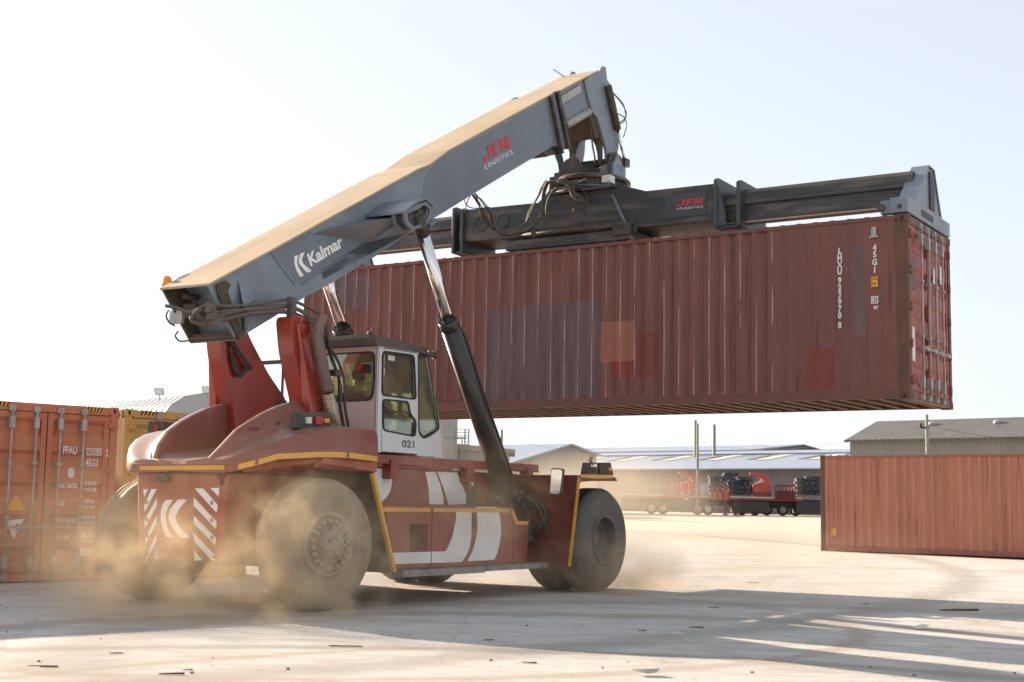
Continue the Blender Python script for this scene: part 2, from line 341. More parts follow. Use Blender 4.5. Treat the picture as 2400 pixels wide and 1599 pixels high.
def put_text(mb, body, size, org, U, Vv, **k):
    U = Vector(U).normalized(); Vv = Vector(Vv).normalized(); W = U.cross(Vv)
    vs, fs = text_mesh(body, size, **k); o = Vector(org)
    mb.add([o+U*v[0]+Vv*v[1]+W*v[2] for v in vs], fs); return mb
# ------------------------------------------------------------------ containers
def corrugated(L0, L1, z0, z1, yo, yi, patches=(), flat_from=None, zr=8, jit=.004, sgn=1, edge_glint=0):
    xs = []; x = L0
    prof = [(.060, yo), (.011, yo), (.068, yi), (.071, yi), (.068, yo)]
    xs.append((x, yo)); i = 0; sc_ = []
    while x < L1-.05:
        d, y = prof[i % 5]; x += d; sc_.append(edge_glint and i % 5 == 1 and (flat_from is None or x < flat_from))
        if flat_from is not None and x > flat_from: y = yo+(y-yo)*.25
        xs.append((min(x, L1), y)); i += 1
    xs[-1] = (L1, yo)
    zs = sorted(set([round(z0+(z1-z0)*k/zr, 3) for k in range(zr+1)]+[round(min(max(z, z0), z1), 3) for p in patches for z in (p[1], p[3])]))
    m = MB(); nz = len(zs)
    vs = []
    for x, y in xs:
        for k, z in enumerate(zs):
            j = random.uniform(-jit, jit) if 0 < k < nz-1 else 0
            dn = .010*(math.sin(x*1.3+z*.7)*math.sin(z*2.1+x*.4)+.6*math.sin(x*3.7-z*1.9)) if 0 < k < nz-1 else 0
            vs.append((x, y+sgn*(abs(j)+max(dn, -.004)), z))
    o = 0
    for a in range(len(xs)-1):
        for k in range(nz-1):
            cx = (xs[a][0]+xs[a+1][0])/2; cz = (zs[k]+zs[k+1])/2; mi = 0
            for p in patches:
                if p[0] < cx < p[2] and p[1] < cz < p[3]: mi = p[4]
            if a < len(sc_) and sc_[a]: mi = edge_glint
            m.f.append((a*nz+k, (a+1)*nz+k, (a+1)*nz+k+1, a*nz+k+1)); m.mi.append(mi); m.sm.append(False)
    m.v = vs
    return m
def container(name, label, L, H, origin, rotz, wallm, framem, doorm, group=None, patches=(), pm=(), flat_from=None, doors=True, postm=None, rodm='galv', bars=True, edge_glint=None):
    W = 2.438
    t = thing(name, label, 'container', origin, rotz, group)
    f = MB(); e = .162
    f.cur = 0
    for y0, y1 in ((0, .06), (W-.06, W)):
        f.box(e, y0, H-.075, L-e, y1, H-.012)
        f.box(e, y0, .02, L-e, y1+(.0), .165)
    f.box(0.02, e, H-.12, .10, W-e, H-.01); f.box(L-.13, e, H-.14, L-.012, W-e, H-.01)
    f.box(0.02, e, .02, .10, W-e, .15); f.box(L-.13, e, .02, L-.012, W-e, .15)
    f.cur = 1
    for x0, x1 in ((.008, .155), (L-.20, L-.008)):
        for y0, y1 in ((.008, .14), (W-.14, W-.008)): f.box(x0, y0, .118, x1, y1, H-.118)
    for x0, x1 in ((0, .178), (L-.178, L)):
        for y0, y1 in ((0, e), (W-e, W)):
            for z0, z1 in ((0, .118), (H-.118, H)): f.box(x0, y0, z0, x1, y1, z1)
    f.cur = 2
    for xc in (.09, L-.09):       # dark discs painted for the shade in the corner casting apertures
        for zc in (.06, H-.06):
            el = [(xc+.032*math.cos(a*.5236), zc+.042*math.sin(a*.5236)) for a in range(12)]
            f.plate(el, [], lambda u, v, w: (u, w, v), -.003, .03)
            f.plate(el, [], lambda u, v, w: (u, w, v), W-.03, W+.003)
    for yc in (.08, W-.08):
        for zc in (.06, H-.06):
            el = [(yc+.026*math.cos(a*.5236), zc+.042*math.sin(a*.5236)) for a in range(12)]
            f.plate(el, [], lambda u, v, w: (w, u, v), L-.03, L+.003); f.plate(el, [], lambda u, v, w: (w, u, v), -.003, .03)
    f.build('frame', [framem, postm or framem, 'darkgap'], t, bevel=.006)
    w1 = corrugated(e, L-.2, .165, H-.075, .012, .056, patches, flat_from, edge_glint=(len(pm)+1 if edge_glint else 0)).build('side_wall', [wallm]+list(pm)+([edge_glint] if edge_glint else []), t, recalc=False)
    w2 = corrugated(e, L-.2, .165, H-.075, W-.012, W-.048, sgn=-1, jit=.002).build('side_wall', [wallm], t)
    # end wall
    ew = MB(); xs = [(.10+.0, .16)]; y = .14; i = 0; pr = []
    while y < W-.14:
        pr.append((y, .02 if i % 2 == 0 else .06)); y += (.10 if i % 2 == 0 else .03) if False else .07; i += 1
    vs = []
    for yy, xx in pr: vs += [(xx, yy, .15), (xx, yy, H-.12)]
    ew.add(vs, [(2*k, 2*k+2, 2*k+3, 2*k+1) for k in range(len(pr)-1)]); ew.build('end_wall', wallm, t)
    r = MB(); x = e; i = 0; vs = []
    while x < L-e: vs += [(x, .05, H-.02-(.02 if i % 4 in (2, 3) else 0)), (x, W-.05, H-.02-(.02 if i % 4 in (2, 3) else 0))]; x += .07; i += 1
    k = len(vs)//2; r.add(vs, [(2*a, 2*a+1, 2*a+3, 2*a+2) for a in range(k-1)]); 
    for a in range(int(L/.28)): r.box(.3+a*.28, .004, H-.013, .38+a*.28, .05, H+(.012 if not doors else -.004))
    r.build('roof', wallm, t)
    fl = MB(); fl.box(.1, .06, .15, L-.1, W-.06, .17); fl.cur = 1
    x = .3
    while x < L-.2: fl.box(x, .06, .035, x+.045, W-.06, .15); fl.box(x+.045, .06, .035, x+.075, W-.06, .045); x += .305
    fl.build('floor', ['wood', 'wood'], t)
    D = []
    if doors:
        for side in (0, 1):
            y0 = .145 if side == 0 else W/2+.008; y1 = W/2-.008 if side == 0 else W-.145
            z0, z1 = .16, H-.15; d = MB()
            prof = [(L-.06, z0)]; nrec = 5; hz = (z1-z0)/nrec
            for q in range(nrec):
                a = z0+q*hz; prof += [(L-.035, a+.10), (L-.075, a+.16), (L-.075, a+hz-.16), (L-.035, a+hz-.10)]
            prof = [(L-.035, z0)]+prof[1:]+[(L-.035, z1)]
            vs = []
            for xx, z in prof: vs += [(xx, y0+.09, z), (xx, y1-.09, z)]
            d.add(vs, [(2*a, 2*a+1, 2*a+3, 2*a+2) for a in range(len(prof)-1)])
            for a, b in ((y0, y0+.09), (y1-.09, y1)): d.box(L-.08, a, z0, L-.025, b, z1)
            d.box(L-.08, y0+.09, z0, L-.026, y1-.09, z0+.09); d.box(L-.08, y0+.09, z1-.09, L-.026, y1-.09, z1)
            ob = d.build('door', doorm, t)
            g = MB(); g.box(L-.078, y0-.016, z0-.02, L-.022, y0, z1+.02); g.box(L-.078, y1, z0-.02, L-.022, y1+.016, z1+.02); g.box(L-.077, y0, z1, L-.0215, y1, z1+.022); g.build('gasket', 'darkgap', ob)
            hg = MB()
            yh = .12 if side == 0 else W-.12
            for q in range(5 if not bars else 4): zc = z0+.15+q*(z1-z0-.3)/(4 if not bars else 3); hg.box(L-.03, yh-.05, zc-.045, L+.012, yh+.05, zc+.045); hg.cyl((L+.005, yh, zc-.07), (L+.005, yh, zc+.07), .016, 8)
            hg.build('hinge', framem, ob)
            for yr in ((W/2-.60, W/2-.20) if side == 0 else (W/2+.20, W/2+.60)):
                rd = MB(); rd.cyl((L+.03, yr, .10), (L+.03, yr, H-.09), .018, 10)
                for zc in (.10, H-.10): rd.box(L-.012, yr-.05, zc-.05, L+.035, yr+.05, zc+.04)
                for zc in (.32, H-.32): rd.box(L-.024, yr-.04, zc-.09, L+.05, yr+.04, zc+.09)
                for zc in (H*.36, H*.66): rd.box(L-.024, yr-.045, zc-.02, L+.052, yr+.045, zc+.02)
                sg = 1 if yr > W/2 else 1
                rd.bar((L+.05, yr, .86), (L+.05, yr+.36*(1 if (yr > W/2) == (abs(yr-W/2) > .4) or yr > W/2 else -1 if False else 1), .86), .016, .03)
                rd.box(L-.02, yr+.17, .82, L+.065, yr+.23, .91)
                rd.build('lock_rod', rodm, ob)
            D.append(ob)
    return t, w1, D
HO = O + FV*1.59 + SV*(6.484-12.192) + Vector((0, 0, 3.034))
def hx(px, py):
    a = ux(px, py, 1.59); return (a[1]+5.708, a[2]-3.034)
def hrect(x0, y0, x1, y1, mi):
    a = hx(x0, y0); b = hx(x1, y1); return (a[0], b[1], b[0], a[1], mi)
HP = [hrect(1143, 722, 1402, 934, 1), hrect(785, 652, 863, 723, 1), hrect(1402, 755, 1482, 848, 2), hrect(1483, 782, 1537, 883, 3), hrect(1427, 847, 1483, 884, 3),
      hrect(1882, 817, 1953, 908, 3), hrect(1993, 574, 2023, 785, 1)]
held, hw, hd = container('shipping_container', 'long maroon container hanging in the air from the lifting frame of the red machine', 12.192, 2.896, HO, -YAW,
    'maroon', 'maroon_frame', 'doorred', 'shipping containers', HP, ('patch_purple', 'patch_orange', 'patch_red'), flat_from=10.0, postm='rustbrown', bars=False, edge_glint='edge_glint')
lt = MB()
def vtext(mb, s, px, pys, h, yy=.0015):
    for ch, py in zip(s, pys):
        x, z = hx(px, py)
        put_text(mb, ch, h, (x-.0, yy, z-h*.36), (1, 0, 0), (0, 0, 1), align='CENTER', bold=.006, sx=.82, extrude=.001)
vtext(lt, 'LHXU', 1968, [588, 604, 620, 636], .135)
vtext(lt, '923970', 1968, [657, 673.5, 690, 706.5, 723, 739], .135)
vtext(lt, '8', 1968, [762], .135)
vtext(lt, '45G1', 2050, [580, 596, 614, 632], .135)
lt.build('lettering', 'white', hw)
st = MB(); a = hx(2042, 649); b = hx(2057.5, 672); st.box(a[0], -.002, b[1], b[0], .012, a[1]); st.cur = 1
put_text(st, '2.9m', .055, (a[0]+.008, -.003, (a[1]+b[1])/2+.03), (1, 0, 0), (0, 0, 1), bold=.001, extrude=.0008, sx=.8)
put_text(st, "9'6\"", .055, (a[0]+.014, -.003, b[1]+.03), (1, 0, 0), (0, 0, 1), bold=.001, extrude=.0008, sx=.8)
st.build('height_label', ['labelyellow', 'blackmark'], hw)
st = MB(); a = hx(2041.5, 695); b = hx(2058, 711)
o_ = [(a[0], b[1]), (b[0], b[1]), (b[0], a[1]), (a[0], a[1])]
st.plate(o_, [shrink(o_, .02)], lambda u, v, w: (u, w, v), -.001, .012)
xm = (a[0]*.6+b[0]*.4); st.box(xm-.008, -.001, b[1], xm+.004, .012, a[1])
put_text(st, 'i', .09, (a[0]+.018, -.001, b[1]+.03), (1, 0, 0), (0, 0, 1), bold=.003, extrude=.001)
put_text(st, 'C', .09, (xm+.012, -.001, b[1]+.03), (1, 0, 0), (0, 0, 1), bold=.003, extrude=.001)
put_text(st, '87', .07, (a[0]+.04, -.001, b[1]-.09), (1, 0, 0), (0, 0, 1), bold=.003, extrude=.001)
st.build('approval_mark', 'white', hw)
st = MB(); a = hx(2042, 533); b = hx(2054, 552); st.box(a[0], -.012, b[1], b[0], .012, a[1]); st.box(a[0]-.03, -.015, b[1]-.03, b[0]+.03, .012, b[1]); st.build('vent', 'galv', hw)
for k, (y0, z0, y1, z1, side) in enumerate(((.16, 1.75, .42, 2.25, 0), (.22, .62, .36, 1.15, 0), (1.45, 2.0, 1.62, 2.25, 1), (1.85, 2.05, 2.08, 2.35, 1))):
    q = MB(); q.box(12.192-.03, y0, z0, 12.192-.0225, y1, z1); q.build('marking_plate', 'white' if k else 'patch_purple', hd[side])
# --- red container with doors towards the camera, and its yellow neighbour
def ground_container(corner, ang, L=12.192):
    X = Vector((math.cos(ang), math.sin(ang), 0)); Y = Vector((-math.sin(ang), math.cos(ang), 0))
    return Vector((corner[0], corner[1], 0))-X*L-Y*2.438
RA = rad(-46.0)
red, rw, rdn = container('shipping_container', 'orange-red container standing at the left edge with white numbers on its doors', 12.192, 2.80,
    ground_container((-6.426, 22.91), RA), RA, 'orangered', 'orangered', 'orangered', 'shipping containers')
Lc = 12.192; S0 = (1, .0)
def door_text(ob, items, m='white', nm='lettering', x=Lc-.0245):
    q = MB()
    for s, y, z, h, sx in items: put_text(q, s, h, (x, y, z), (0, 1, 0), (0, 0, 1), bold=h*.03, sx=sx, extrude=.001)
    return q.build(nm, m, ob)
# positions on the door plane measured as fractions: seam y=1.219, right corner y=2.438
door_text(rdn[1], [('FFAU', 1.50, 2.02, .17, .62), ('225055', 1.90, 2.01, .165, .56), ('45G1', 1.90, 1.83, .17, .60), ('2', 2.245, 2.00, .16, .6),
    ('MAX. GROSS', 1.435, 1.475, .105, .58), ('32.500 KG', 1.895, 1.53, .08, .62), ('71.650 LBS', 1.895, 1.43, .08, .6),
    ('TARE', 1.435, 1.19, .105, .58), ('3.700 KG', 1.895, 1.24, .08, .62), ('8.160 LBS', 1.895, 1.15, .08, .6),
    ('MAX. CARGO', 1.435, .93, .105, .58), ('28.800 KG', 1.895, .99, .08, .62), ('63.490 LBS', 1.895, .90, .08, .6),
    ('CU. CAP.', 1.435, .65, .105, .62), ('76.4 CU.M.', 1.895, .70, .08, .6), ('2.700 CU.FT.', 1.895, .61, .075, .55)])
q = MB(); q.plate([(1.66+.06*math.cos(a*.393), 1.72+.085*math.sin(a*.393)) for a in range(16)], [], lambda u, v, w: (w, u, v), Lc-.0255, Lc-.022); q.build('approval_mark', 'white', rdn[1])
q = MB(); q.box(Lc-.0256, 1.88, .40, Lc-.022, 2.10, .53); q.build('marking_plate', 'white', rdn[1])
q = MB(); q.box(Lc-.0256, 1.83, -.0+.20, Lc-.022, 2.01, .34); q.build('marking_plate', 'labelgreen', rdn[1], label='small green label low on the door')
q = MB(); q.plate([(.60, 1.10), (.93, 1.12), (.77, 1.36)], [], lambda u, v, w: (w, u, v), Lc-.0255, Lc-.022); q.build('warning_triangle', 'labelyellow', rdn[0])
q = MB(); q.plate([(.77, .68), (.60, .96), (.93, .98)], [], lambda u, v, w: (w, u, v), Lc-.0255, Lc-.022); q.build('warning_triangle', 'white', rdn[0], label='white triangle pointing down')
q = MB(); q.box(Lc-.0256, .10, 1.84, Lc-.022, .35, 2.40); q.cur = 1
q.box(Lc-.0245, .14, 1.86, Lc-.021, .33, 1.93); q.cur = 2
q.plate([(.12, 2.22), (.33, 2.33), (.30, 2.25), (.2, 2.17)], [], lambda u, v, w: (w, u, v), Lc-.0255, Lc-.0205); q.plate([(.12, 2.12), (.31, 2.2), (.28, 2.12), (.2, 2.06)], [], lambda u, v, w: (w, u, v), Lc-.0255, Lc-.0205)
q.build('emblem_plate', ['labelnavy', 'white', 'labelyellow'], rdn[0])
q = MB(); q.box(Lc-.0256, .1, .95, Lc-.022, .30, 1.50); q.build('caution_label', 'labelyellow', rdn[0])
def hazard(parent, y0, y1, z0, z1):
    q = MB(); q.box(Lc-.0135, y0, z0, Lc-.008, y1, z1); q.cur = 1; n = 5; d = (y1-y0)/n
    for i in range(n): a = y0+i*d; q.plate([(a, z0), (a+d*.5, z0), (a+d*.95, z1), (a+d*.45, z1)], [], lambda u, v, w: (w, u, v), Lc-.012, Lc-.006)
    q.build('hazard_stripe', ['labelyellow', 'blackmark'], parent)
hazard(red, 1.86, 2.16, 2.71, 2.78); hazard(red, .28, .58, 2.71, 2.78)
YA = RA-rad(1.5)
yel, yw, ydn = container('shipping_container', 'yellow container next to the orange-red one, half hidden behind the rear of the machine', 12.192, 2.80,
    ground_container((-6.426+.10*.695+2.50*.719, 22.91+2.50*.695), YA), YA, 'yellowc', 'yellowc', 'yellowc', 'shipping containers')
hazard(yel, .28, .62, 2.71, 2.78)
for k_, lb_ in ((1, 'orange-red container just outside the left edge, beside the one with white numbers'), (2, 'orange-red container second from the left one with white numbers, out of frame')):
    container('shipping_container', lb_, 12.192, 2.80, ground_container((-6.426-.719*2.442*k_, 22.91-.695*2.442*k_), RA), RA, 'orangered', 'orangered', 'orangered', 'shipping containers')
# --- terracotta container at the right
TA = -0.7087
terr, tw, td = container('shipping_container', 'terracotta container standing alone on the ground at the right edge of the yard', 12.192, 2.86,
    Vector((9.40, 42.45, .12)), TA, 'terracotta', 'terra_frame', 'terracotta', 'shipping containers', doors=False, postm='rustbrown', edge_glint='edge_glint_pale')
q = MB(); q.box(.36, .004, .47, .51, .012, .67); q.cur = 1
for k, s in enumerate(('2.90', '9.6', '45G1')): put_text(q, s, .05, (.375, .004, .61-.055*k), (1, 0, 0), (0, 0, 1), bold=.001, extrude=.0008)
q.build('height_label', ['labelyellow', 'blackmark'], tw)
# ------------------------------------------------------------------ reach stacker (local frame: X forward, Y left, Z up; built with lateral = right)
RS = thing('reach_stacker', 'large dusty red reach stacker with a grey telescopic boom lifting a maroon container', 'reach stacker', tuple(O), math.pi/2-YAW)
def B(mb, name, m, parent=RS, **k): return mb.build(name, m, parent, lat=True, **k)
def Lx(pts, lat): return [(uy(*p, lat)[0], uy(*p, lat)[2]) for p in pts]
def side(u, v, w): return (u, w, v)          # polygon in (X,Z), thickness in lateral
def trans(u, v, w): return (w, u, v)         # polygon in (lateral,Z), thickness in X
def fit_text(mb, body, p0, p1, p2, bold=.0, sx=1, thick=.002, spacing=1.0):
    p0, p1, p2 = Vector(p0), Vector(p1), Vector(p2); vs, fs = text_mesh(body, 1.0, bold=bold, spacing=spacing, extrude=.5)
    x0 = min(v[0] for v in vs); x1 = max(v[0] for v in vs); y1 = max(v[1] for v in vs); y0 = min(v[1] for v in vs)
    U = (p1-p0)/(x1-x0); Vv = (p2-p0)/(y1-y0); W = U.cross(Vv).normalized()*thick*2
    mb.add([p0+U*(v[0]-x0)+Vv*(v[1]-y0)+W*v[2] for v in vs], fs); return mb
def P3(px, py, lat): a = uy(px, py, lat); return Vector(a)
def jfm(mb, p0, p1, p2, lat_t=.003):
    p0, p1, p2 = Vector(p0), Vector(p1), Vector(p2); U = p1-p0; Vv = p2-p0; W = U.cross(Vv).normalized()
    for pl in ([(.19, 1), (.31, 1), (.31, .22), (.24, 0), (.0, 0), (.0, .36), (.10, .36), (.10, .24), (.19, .24)], [(.36, 0), (.36, 1), (.63, 1), (.63, .76), (.47, .76), (.47, .60), (.61, .60), (.61, .37), (.47, .37), (.47, 0)],
               [(.66, 0), (.66, 1), (.79, 1), (.83, .60), (.87, 1), (1, 1), (1, 0), (.895, 0), (.895, .60), (.85, .16), (.81, .16), (.765, .60), (.765, 0)]):
        mb.plate(pl, [], lambda u, v, w: p0+U*u+Vv*v+W*w, -lat_t, lat_t)
    return mb
# ---- wheels
def wheel(c_x, face_lat, outward, steer, kind, tm, rm, label=None):
    R, Wd, rr = .81, .50, .385
    e = bpy.data.objects.new('wheel', None); COL.objects.link(e); e.parent = RS; e.location = (c_x, -face_lat, R); e.rotation_euler = (0, 0, steer)
    if label: e['label'] = label
    s = -1 if outward > 0 else 1             # +Y is left; outward>0 is the right side of the machine
    w = MB()
    prof = [(rr, .0), (rr+.03, .012), (rr+.07, .004), (rr+.085, -.006), (rr+.12, -.004), (.60, -.018), (.68, -.012), (.735, .012), (.765, .05), (.775, .058), (.797, .085), (R, .12), (R, .20), (R-.012, .205), (R-.012, .225), (R, .23), (R, Wd-.23), (R-.012, Wd-.225), (R-.012, Wd-.205), (R, Wd-.20), (R, Wd-.12), (.797, Wd-.085), (.765, Wd-.05), (.735, Wd-.012), (.60, Wd+.018), (rr+.08, Wd), (rr, Wd)]
    w.lathe(prof, (0, 0, 0), (0, -s, 0), 96)
    for i_, v_ in enumerate(w.v):
        rr_ = math.hypot(v_[0], v_[2])
        if rr_ > .785 and (i_ % 96) % 6 == 0 and not (.19 < abs(v_[1]) < .31): w.v[i_] = (v_[0]*.982, v_[1], v_[2]*.982)
    w.build('tyre', tm, e, recalc=True)
    r = MB()
    if kind == 'rear':
        r.lathe([(rr, .0), (rr+.006, -.018), (rr-.02, -.02), (rr-.035, .0), (rr-.045, .03), (rr-.06, .035), (.24, .02), (.235, -.03), (.17, -.045), (.165, -.10), (.10, -.115), (.0, -.115)], (0, 0, 0), (0, -s, 0), 40)
        for k in range(20):
            a = 2*math.pi*k/20+.1; r.cyl((.285*math.cos(a), s*.00, .285*math.sin(a)), (.285*math.cos(a), s*(.055+.015*(k % 3)), .285*math.sin(a)), .026, 8)
        for k in range(8):
            a = 2*math.pi*k/8; r.cyl((.20*math.cos(a), s*.03, .20*math.sin(a)), (.20*math.cos(a), s*.075, .20*math.sin(a)), .018, 6)
        for k in range(5): a = 2*math.pi*k/5; r.bar((.06*math.cos(a), s*.11, .06*math.sin(a)), (.14*math.cos(a), s*.12, .14*math.sin(a)), .03, .03, (0, 1, 0))
    else:
        r.lathe([(rr, .0), (rr+.006, -.015), (rr-.02, -.017), (rr-.035, .01), (rr-.05, .14), (rr-.075, .19), (.26, .20), (.25, .26), (.16, .27), (.155, .17), (.12, .15), (.0, .15)], (0, 0, 0), (0, -s, 0), 40)
        for k in range(16):
            a = 2*math.pi*k/16; r.cyl((.215*math.cos(a), -s*.27, .215*math.sin(a)), (.215*math.cos(a), -s*.225, .215*math.sin(a)), .019, 6)
        for k in range(10):
            a = 2*math.pi*k/10; r.cyl((.09*math.cos(a), -s*.15, .09*math.sin(a)), (.09*math.cos(a), -s*.13, .09*math.sin(a)), .014, 6)
    r.cur = 1; r.lathe([(rr, .0), (rr, Wd)], (0, 0, 0), (0, -s, 0), 40); r.lathe([(rr, Wd-.1), (0, Wd-.1)], (0, 0, 0), (0, -s, 0), 24)
    r.build('rim', [rm, 'under'], e)
    return e
ST = rad(-9)
wheel(-6.21, 1.60, 1, ST, 'rear', 'tyre', 'rim', 'dusty rear wheel nearest the camera, turned to steer')
wheel(-6.21, -1.60, -1, ST, 'rear', 'tyre', 'rim', 'rear wheel at the far left, half hidden in dust')
for fl, ow, kd in ((2.08, 1, 'front'), (1.50, 1, 'front'), (-2.08, -1, 'front'), (-1.50, -1, 'front')): wheel(0.0, fl, ow, 0, kd, 'tyreg', 'rimg')
ax = MB(); ax.cyl((0, -1.9, .81), (0, 1.9, .81), .16); ax.box(-.35, -.6, .5, .35, .6, 1.1); ax.cyl((-6.21, -1.3, .81), (-6.21, 1.3, .81), .12); ax.box(-6.5, -.5, .55, -5.9, .5, 1.0)
B(ax, 'axle', 'under')
# ---- chassis
c = MB()
c.box(-5.3, -.80, .50, 1.0, .80, 1.82)
c.box(1.0, -.75, .55, 1.25, .75, 1.75)
B(c, 'chassis', 'red', bevel=.015)
def zl(pts, l): return Lx(zz(pts, 860, 1080, 4.9), l)
g = MB()
for pts in ([(85, 88), (240, 95), (270, 150), (288, 250), (265, 350), (215, 430), (160, 475), (90, 475)],
            [(670, 130), (785, 128), (840, 270), (872, 400), (880, 505), (715, 500), (710, 350), (690, 220)],
            [(805, 125), (1035, 135), (1075, 240), (1112, 330), (1150, 440), (1168, 492), (940, 510), (895, 370), (850, 240)]):
    g.plate(zl(pts, .80), [], side, .797, .804)
B(g, 'white_marking', 'whitebright')
tb = MB(); tb.plate([(-5.05, 1.29), (-1.92, 1.29), (-1.80, 1.09), (-1.47, 1.09), (-1.50, .46), (-4.85, .46)], [], side, .802, 1.57)
B(tb, 'side_tank', 'red', bevel=.02)
tb = MB(); tb.plate([(-5.05, 1.29), (-1.92, 1.29), (-1.80, 1.09), (-1.47, 1.09), (-1.50, .46), (-4.85, .46)], [], side, -1.57, -.802)
B(tb, 'side_tank', 'red', bevel=.02)
g = MB()
lowA = [(1025, 590), (1200, 590), (1195, 900), (1175, 1000), (1140, 1085), (1085, 1165), (300, 1187), (285, 1058), (905, 1040), (950, 950), (985, 860), (1005, 760), (1020, 690)]
lowB = [(1262, 590), (1510, 590), (1530, 680), (1540, 790), (1535, 870), (1520, 960), (1495, 1060), (1460, 1138), (1155, 1155), (1210, 1040), (1240, 940), (1262, 840), (1270, 740)]
for pts in (lowA, lowB, [(1250, 532), (1490, 532), (1495, 544), (1254, 544)]): g.plate(zl(pts, 1.57), [], side, 1.566, 1.574)
B(g, 'white_marking', 'whitebright')
g = MB()
for pts in ([(180, 535), (728, 545), (728, 588), (192, 588)], [(765, 545), (1243, 548), (1568, 553), (1628, 556), (1628, 595), (1400, 594), (765, 590)]): g.plate(zl(pts, 1.57), [], side, 1.566, 1.576)
for pts in ([(1198, 1200), (1203, 1197), (1214, 1224), (1210, 1231)], [(1214, 1222), (1238, 1222), (1237, 1230), (1213, 1230)]): g.plate(Lx(pts, 1.57), [], side, 1.566, 1.576)
B(g, 'reflective_tape', 'yellowtape')
g = MB(); a = zl([(500, 725), (695, 725), (693, 1040), (497, 1040)], 1.57)
x0, x1 = a[0][0], a[1][0]; z1, z0 = a[0][1], a[2][1]
g.box(x0, 1.55, z0, x1, 1.573, z1); g.cur = 1
for k in range(10): z = z0+(z1-z0)*(k+.5)/10; g.hexa([(x0, 1.573, z-.012), (x1, 1.573, z-.012), (x1, 1.592, z+.006), (x0, 1.592, z+.006)], [(x0, 1.573, z-.008), (x1, 1.573, z-.008), (x1, 1.592, z+.012), (x0, 1.592, z+.012)])
B(g, 'air_grille', ['darkgap', 'red'])
g = MB()
for x in (zl([(740, 1000)], 1.57)[0][0],): g.box(x-.006, 1.56, .5, x+.006, 1.5765, 1.24)
q_ = zl([(1205, 600), (1240, 600), (1230, 765), (1200, 765)], 1.57); g.box(q_[0][0], 1.56, q_[2][1], q_[1][0], 1.583, q_[0][1])
g.box(-1.93, 1.56, .5, -1.92, 1.5735, 1.1)
B(g, 'panel_seam', 'under')
g = MB()
for x0, x1, dz in ((-4.80, -2.85, 0), (-2.80, -1.10, .03)):
    g.box(x0, 1.52, .37+dz*.6, x1, 1.70, .45+dz*.4)
    n = int((x1-x0)/.035)
    for k in range(n): g.box(x0+k*.035, 1.53+.0, .45+dz*.4, x0+k*.035+.015, 1.70, .462+dz*.4)
B(g, 'step', 'step')
r = MB(); r.box(-4.75, .76, 1.86, -.15, .93, 1.985); r.box(-4.75, -.93, 1.86, -.15, -.76, 1.985)
for x in (-4.05, -2.15, -.45): r.box(x-.09, .80, 1.66, x+.09, .955, 1.93)
B(r, 'slide_rail', 'red', bevel=.01)
r = MB(); r.box(-2.42, 1.05, 1.29, -2.28, 1.2, 1.56); r.cyl((-2.35, 1.12, 1.56), (-2.35, 1.12, 1.60), .03, 8); r.box(-2.6, 1.0, 1.27, -2.1, 1.3, 1.31); B(r, 'filler_valve', 'under', bevel=.008)
r = MB(); a = Lx([(1102, 1127), (1109.5, 1167)], .81); r.box(a[0][0], .80, a[1][1], a[1][0], .808, a[0][1]); r.cur = 1
for k, ch in enumerate('0351'): put_text(r, ch, .055, (a[0][0]+.01, .809, a[0][1]-.075-k*.075), (1, 0, 0), (0, 0, 1), bold=.002, extrude=.0015)
B(r, 'number_strip', ['white', 'blackmark'])
# front and rear wheel guards
pl = MB(); pl.plate([(.80, .38), (2.02, .37), (2.14, 1.79), (.80, 1.80)], [], trans, -1.02, -.98)
pl.plate([(-.80, .38), (-2.02, .37), (-2.14, 1.79), (-.80, 1.80)], [], trans, -1.02, -.98)
B(pl, 'wheel_guard', 'reddark', bevel=.006)
tp = MB()
a = [ux(*p, -1.02) for p in ((1355, 1119), (1361, 1119), (1338, 1328), (1331, 1328))]
tp.plate([(q[1], q[2]) for q in a], [], trans, -1.026, -1.018)
tp.plate(Lx([(1361, 1112), (1436, 1114), (1436, 1121), (1400, 1122), (1361, 1119)], 2.12), [], side, 2.118, 2.126)
B(tp, 'reflective_tape', 'yellowtape')
fd = MB(); fd.plate([(-1.0, 1.80), (.25, 1.80), (.33, 1.74), (.20, 1.735), (-.5, 1.72), (-.85, 1.70), (-1.0, 1.6)], [], side, 2.05, 2.118); fd.box(-1.0, .8, 1.765, .28, 2.06, 1.80)
B(fd, 'fender', 'reddark', bevel=.004)
lf = MB()
a = Lx(zz([(1190, 262), (1215, 120), (1505, 120), (1540, 262)], 1120, 1060, 4.9), 2.0)
b = Lx(zz([(1265, 248), (1285, 135), (1380, 135), (1380, 248)], 1120, 1060, 4.9), 2.0)
lf.plate(a, [b], side, 1.98, 2.03); lf.cur = 1
lf.box(b[0][0]+.03, 1.9, b[0][1]+.01, b[2][0]-.02, 1.99, b[2][1]-.05); lf.cur = 2
q_ = Lx(zz([(1480, 175), (1512, 215)], 1120, 1060, 4.9), 2.0); lf.box(q_[0][0], 2.03, q_[1][1], q_[1][0], 2.045, q_[0][1]); lf.cur = 1
lf.tube([(-.35, 2.0, 2.0), (-.40, 2.0, 2.05), (-.36, 2.0, 2.09), (-.30, 2.0, 2.10), (-.33, 2.0, 2.04), (-.28, 2.0, 1.97)], .012, 6)
B(lf, 'lamp_bracket', ['cabroof', 'dark', 'amber'])
mi = MB(); a = [ux(*p, -1.35)[1:] for p in zz([(870, 182), (975, 190), (932, 492), (838, 490)], 1120, 1060, 4.9)]
ar = rounded(a, .04); mfn = lambda u, v, w: (-1.35+(u-2.0)*.55-(v-1.7)*.12+w, u, v)
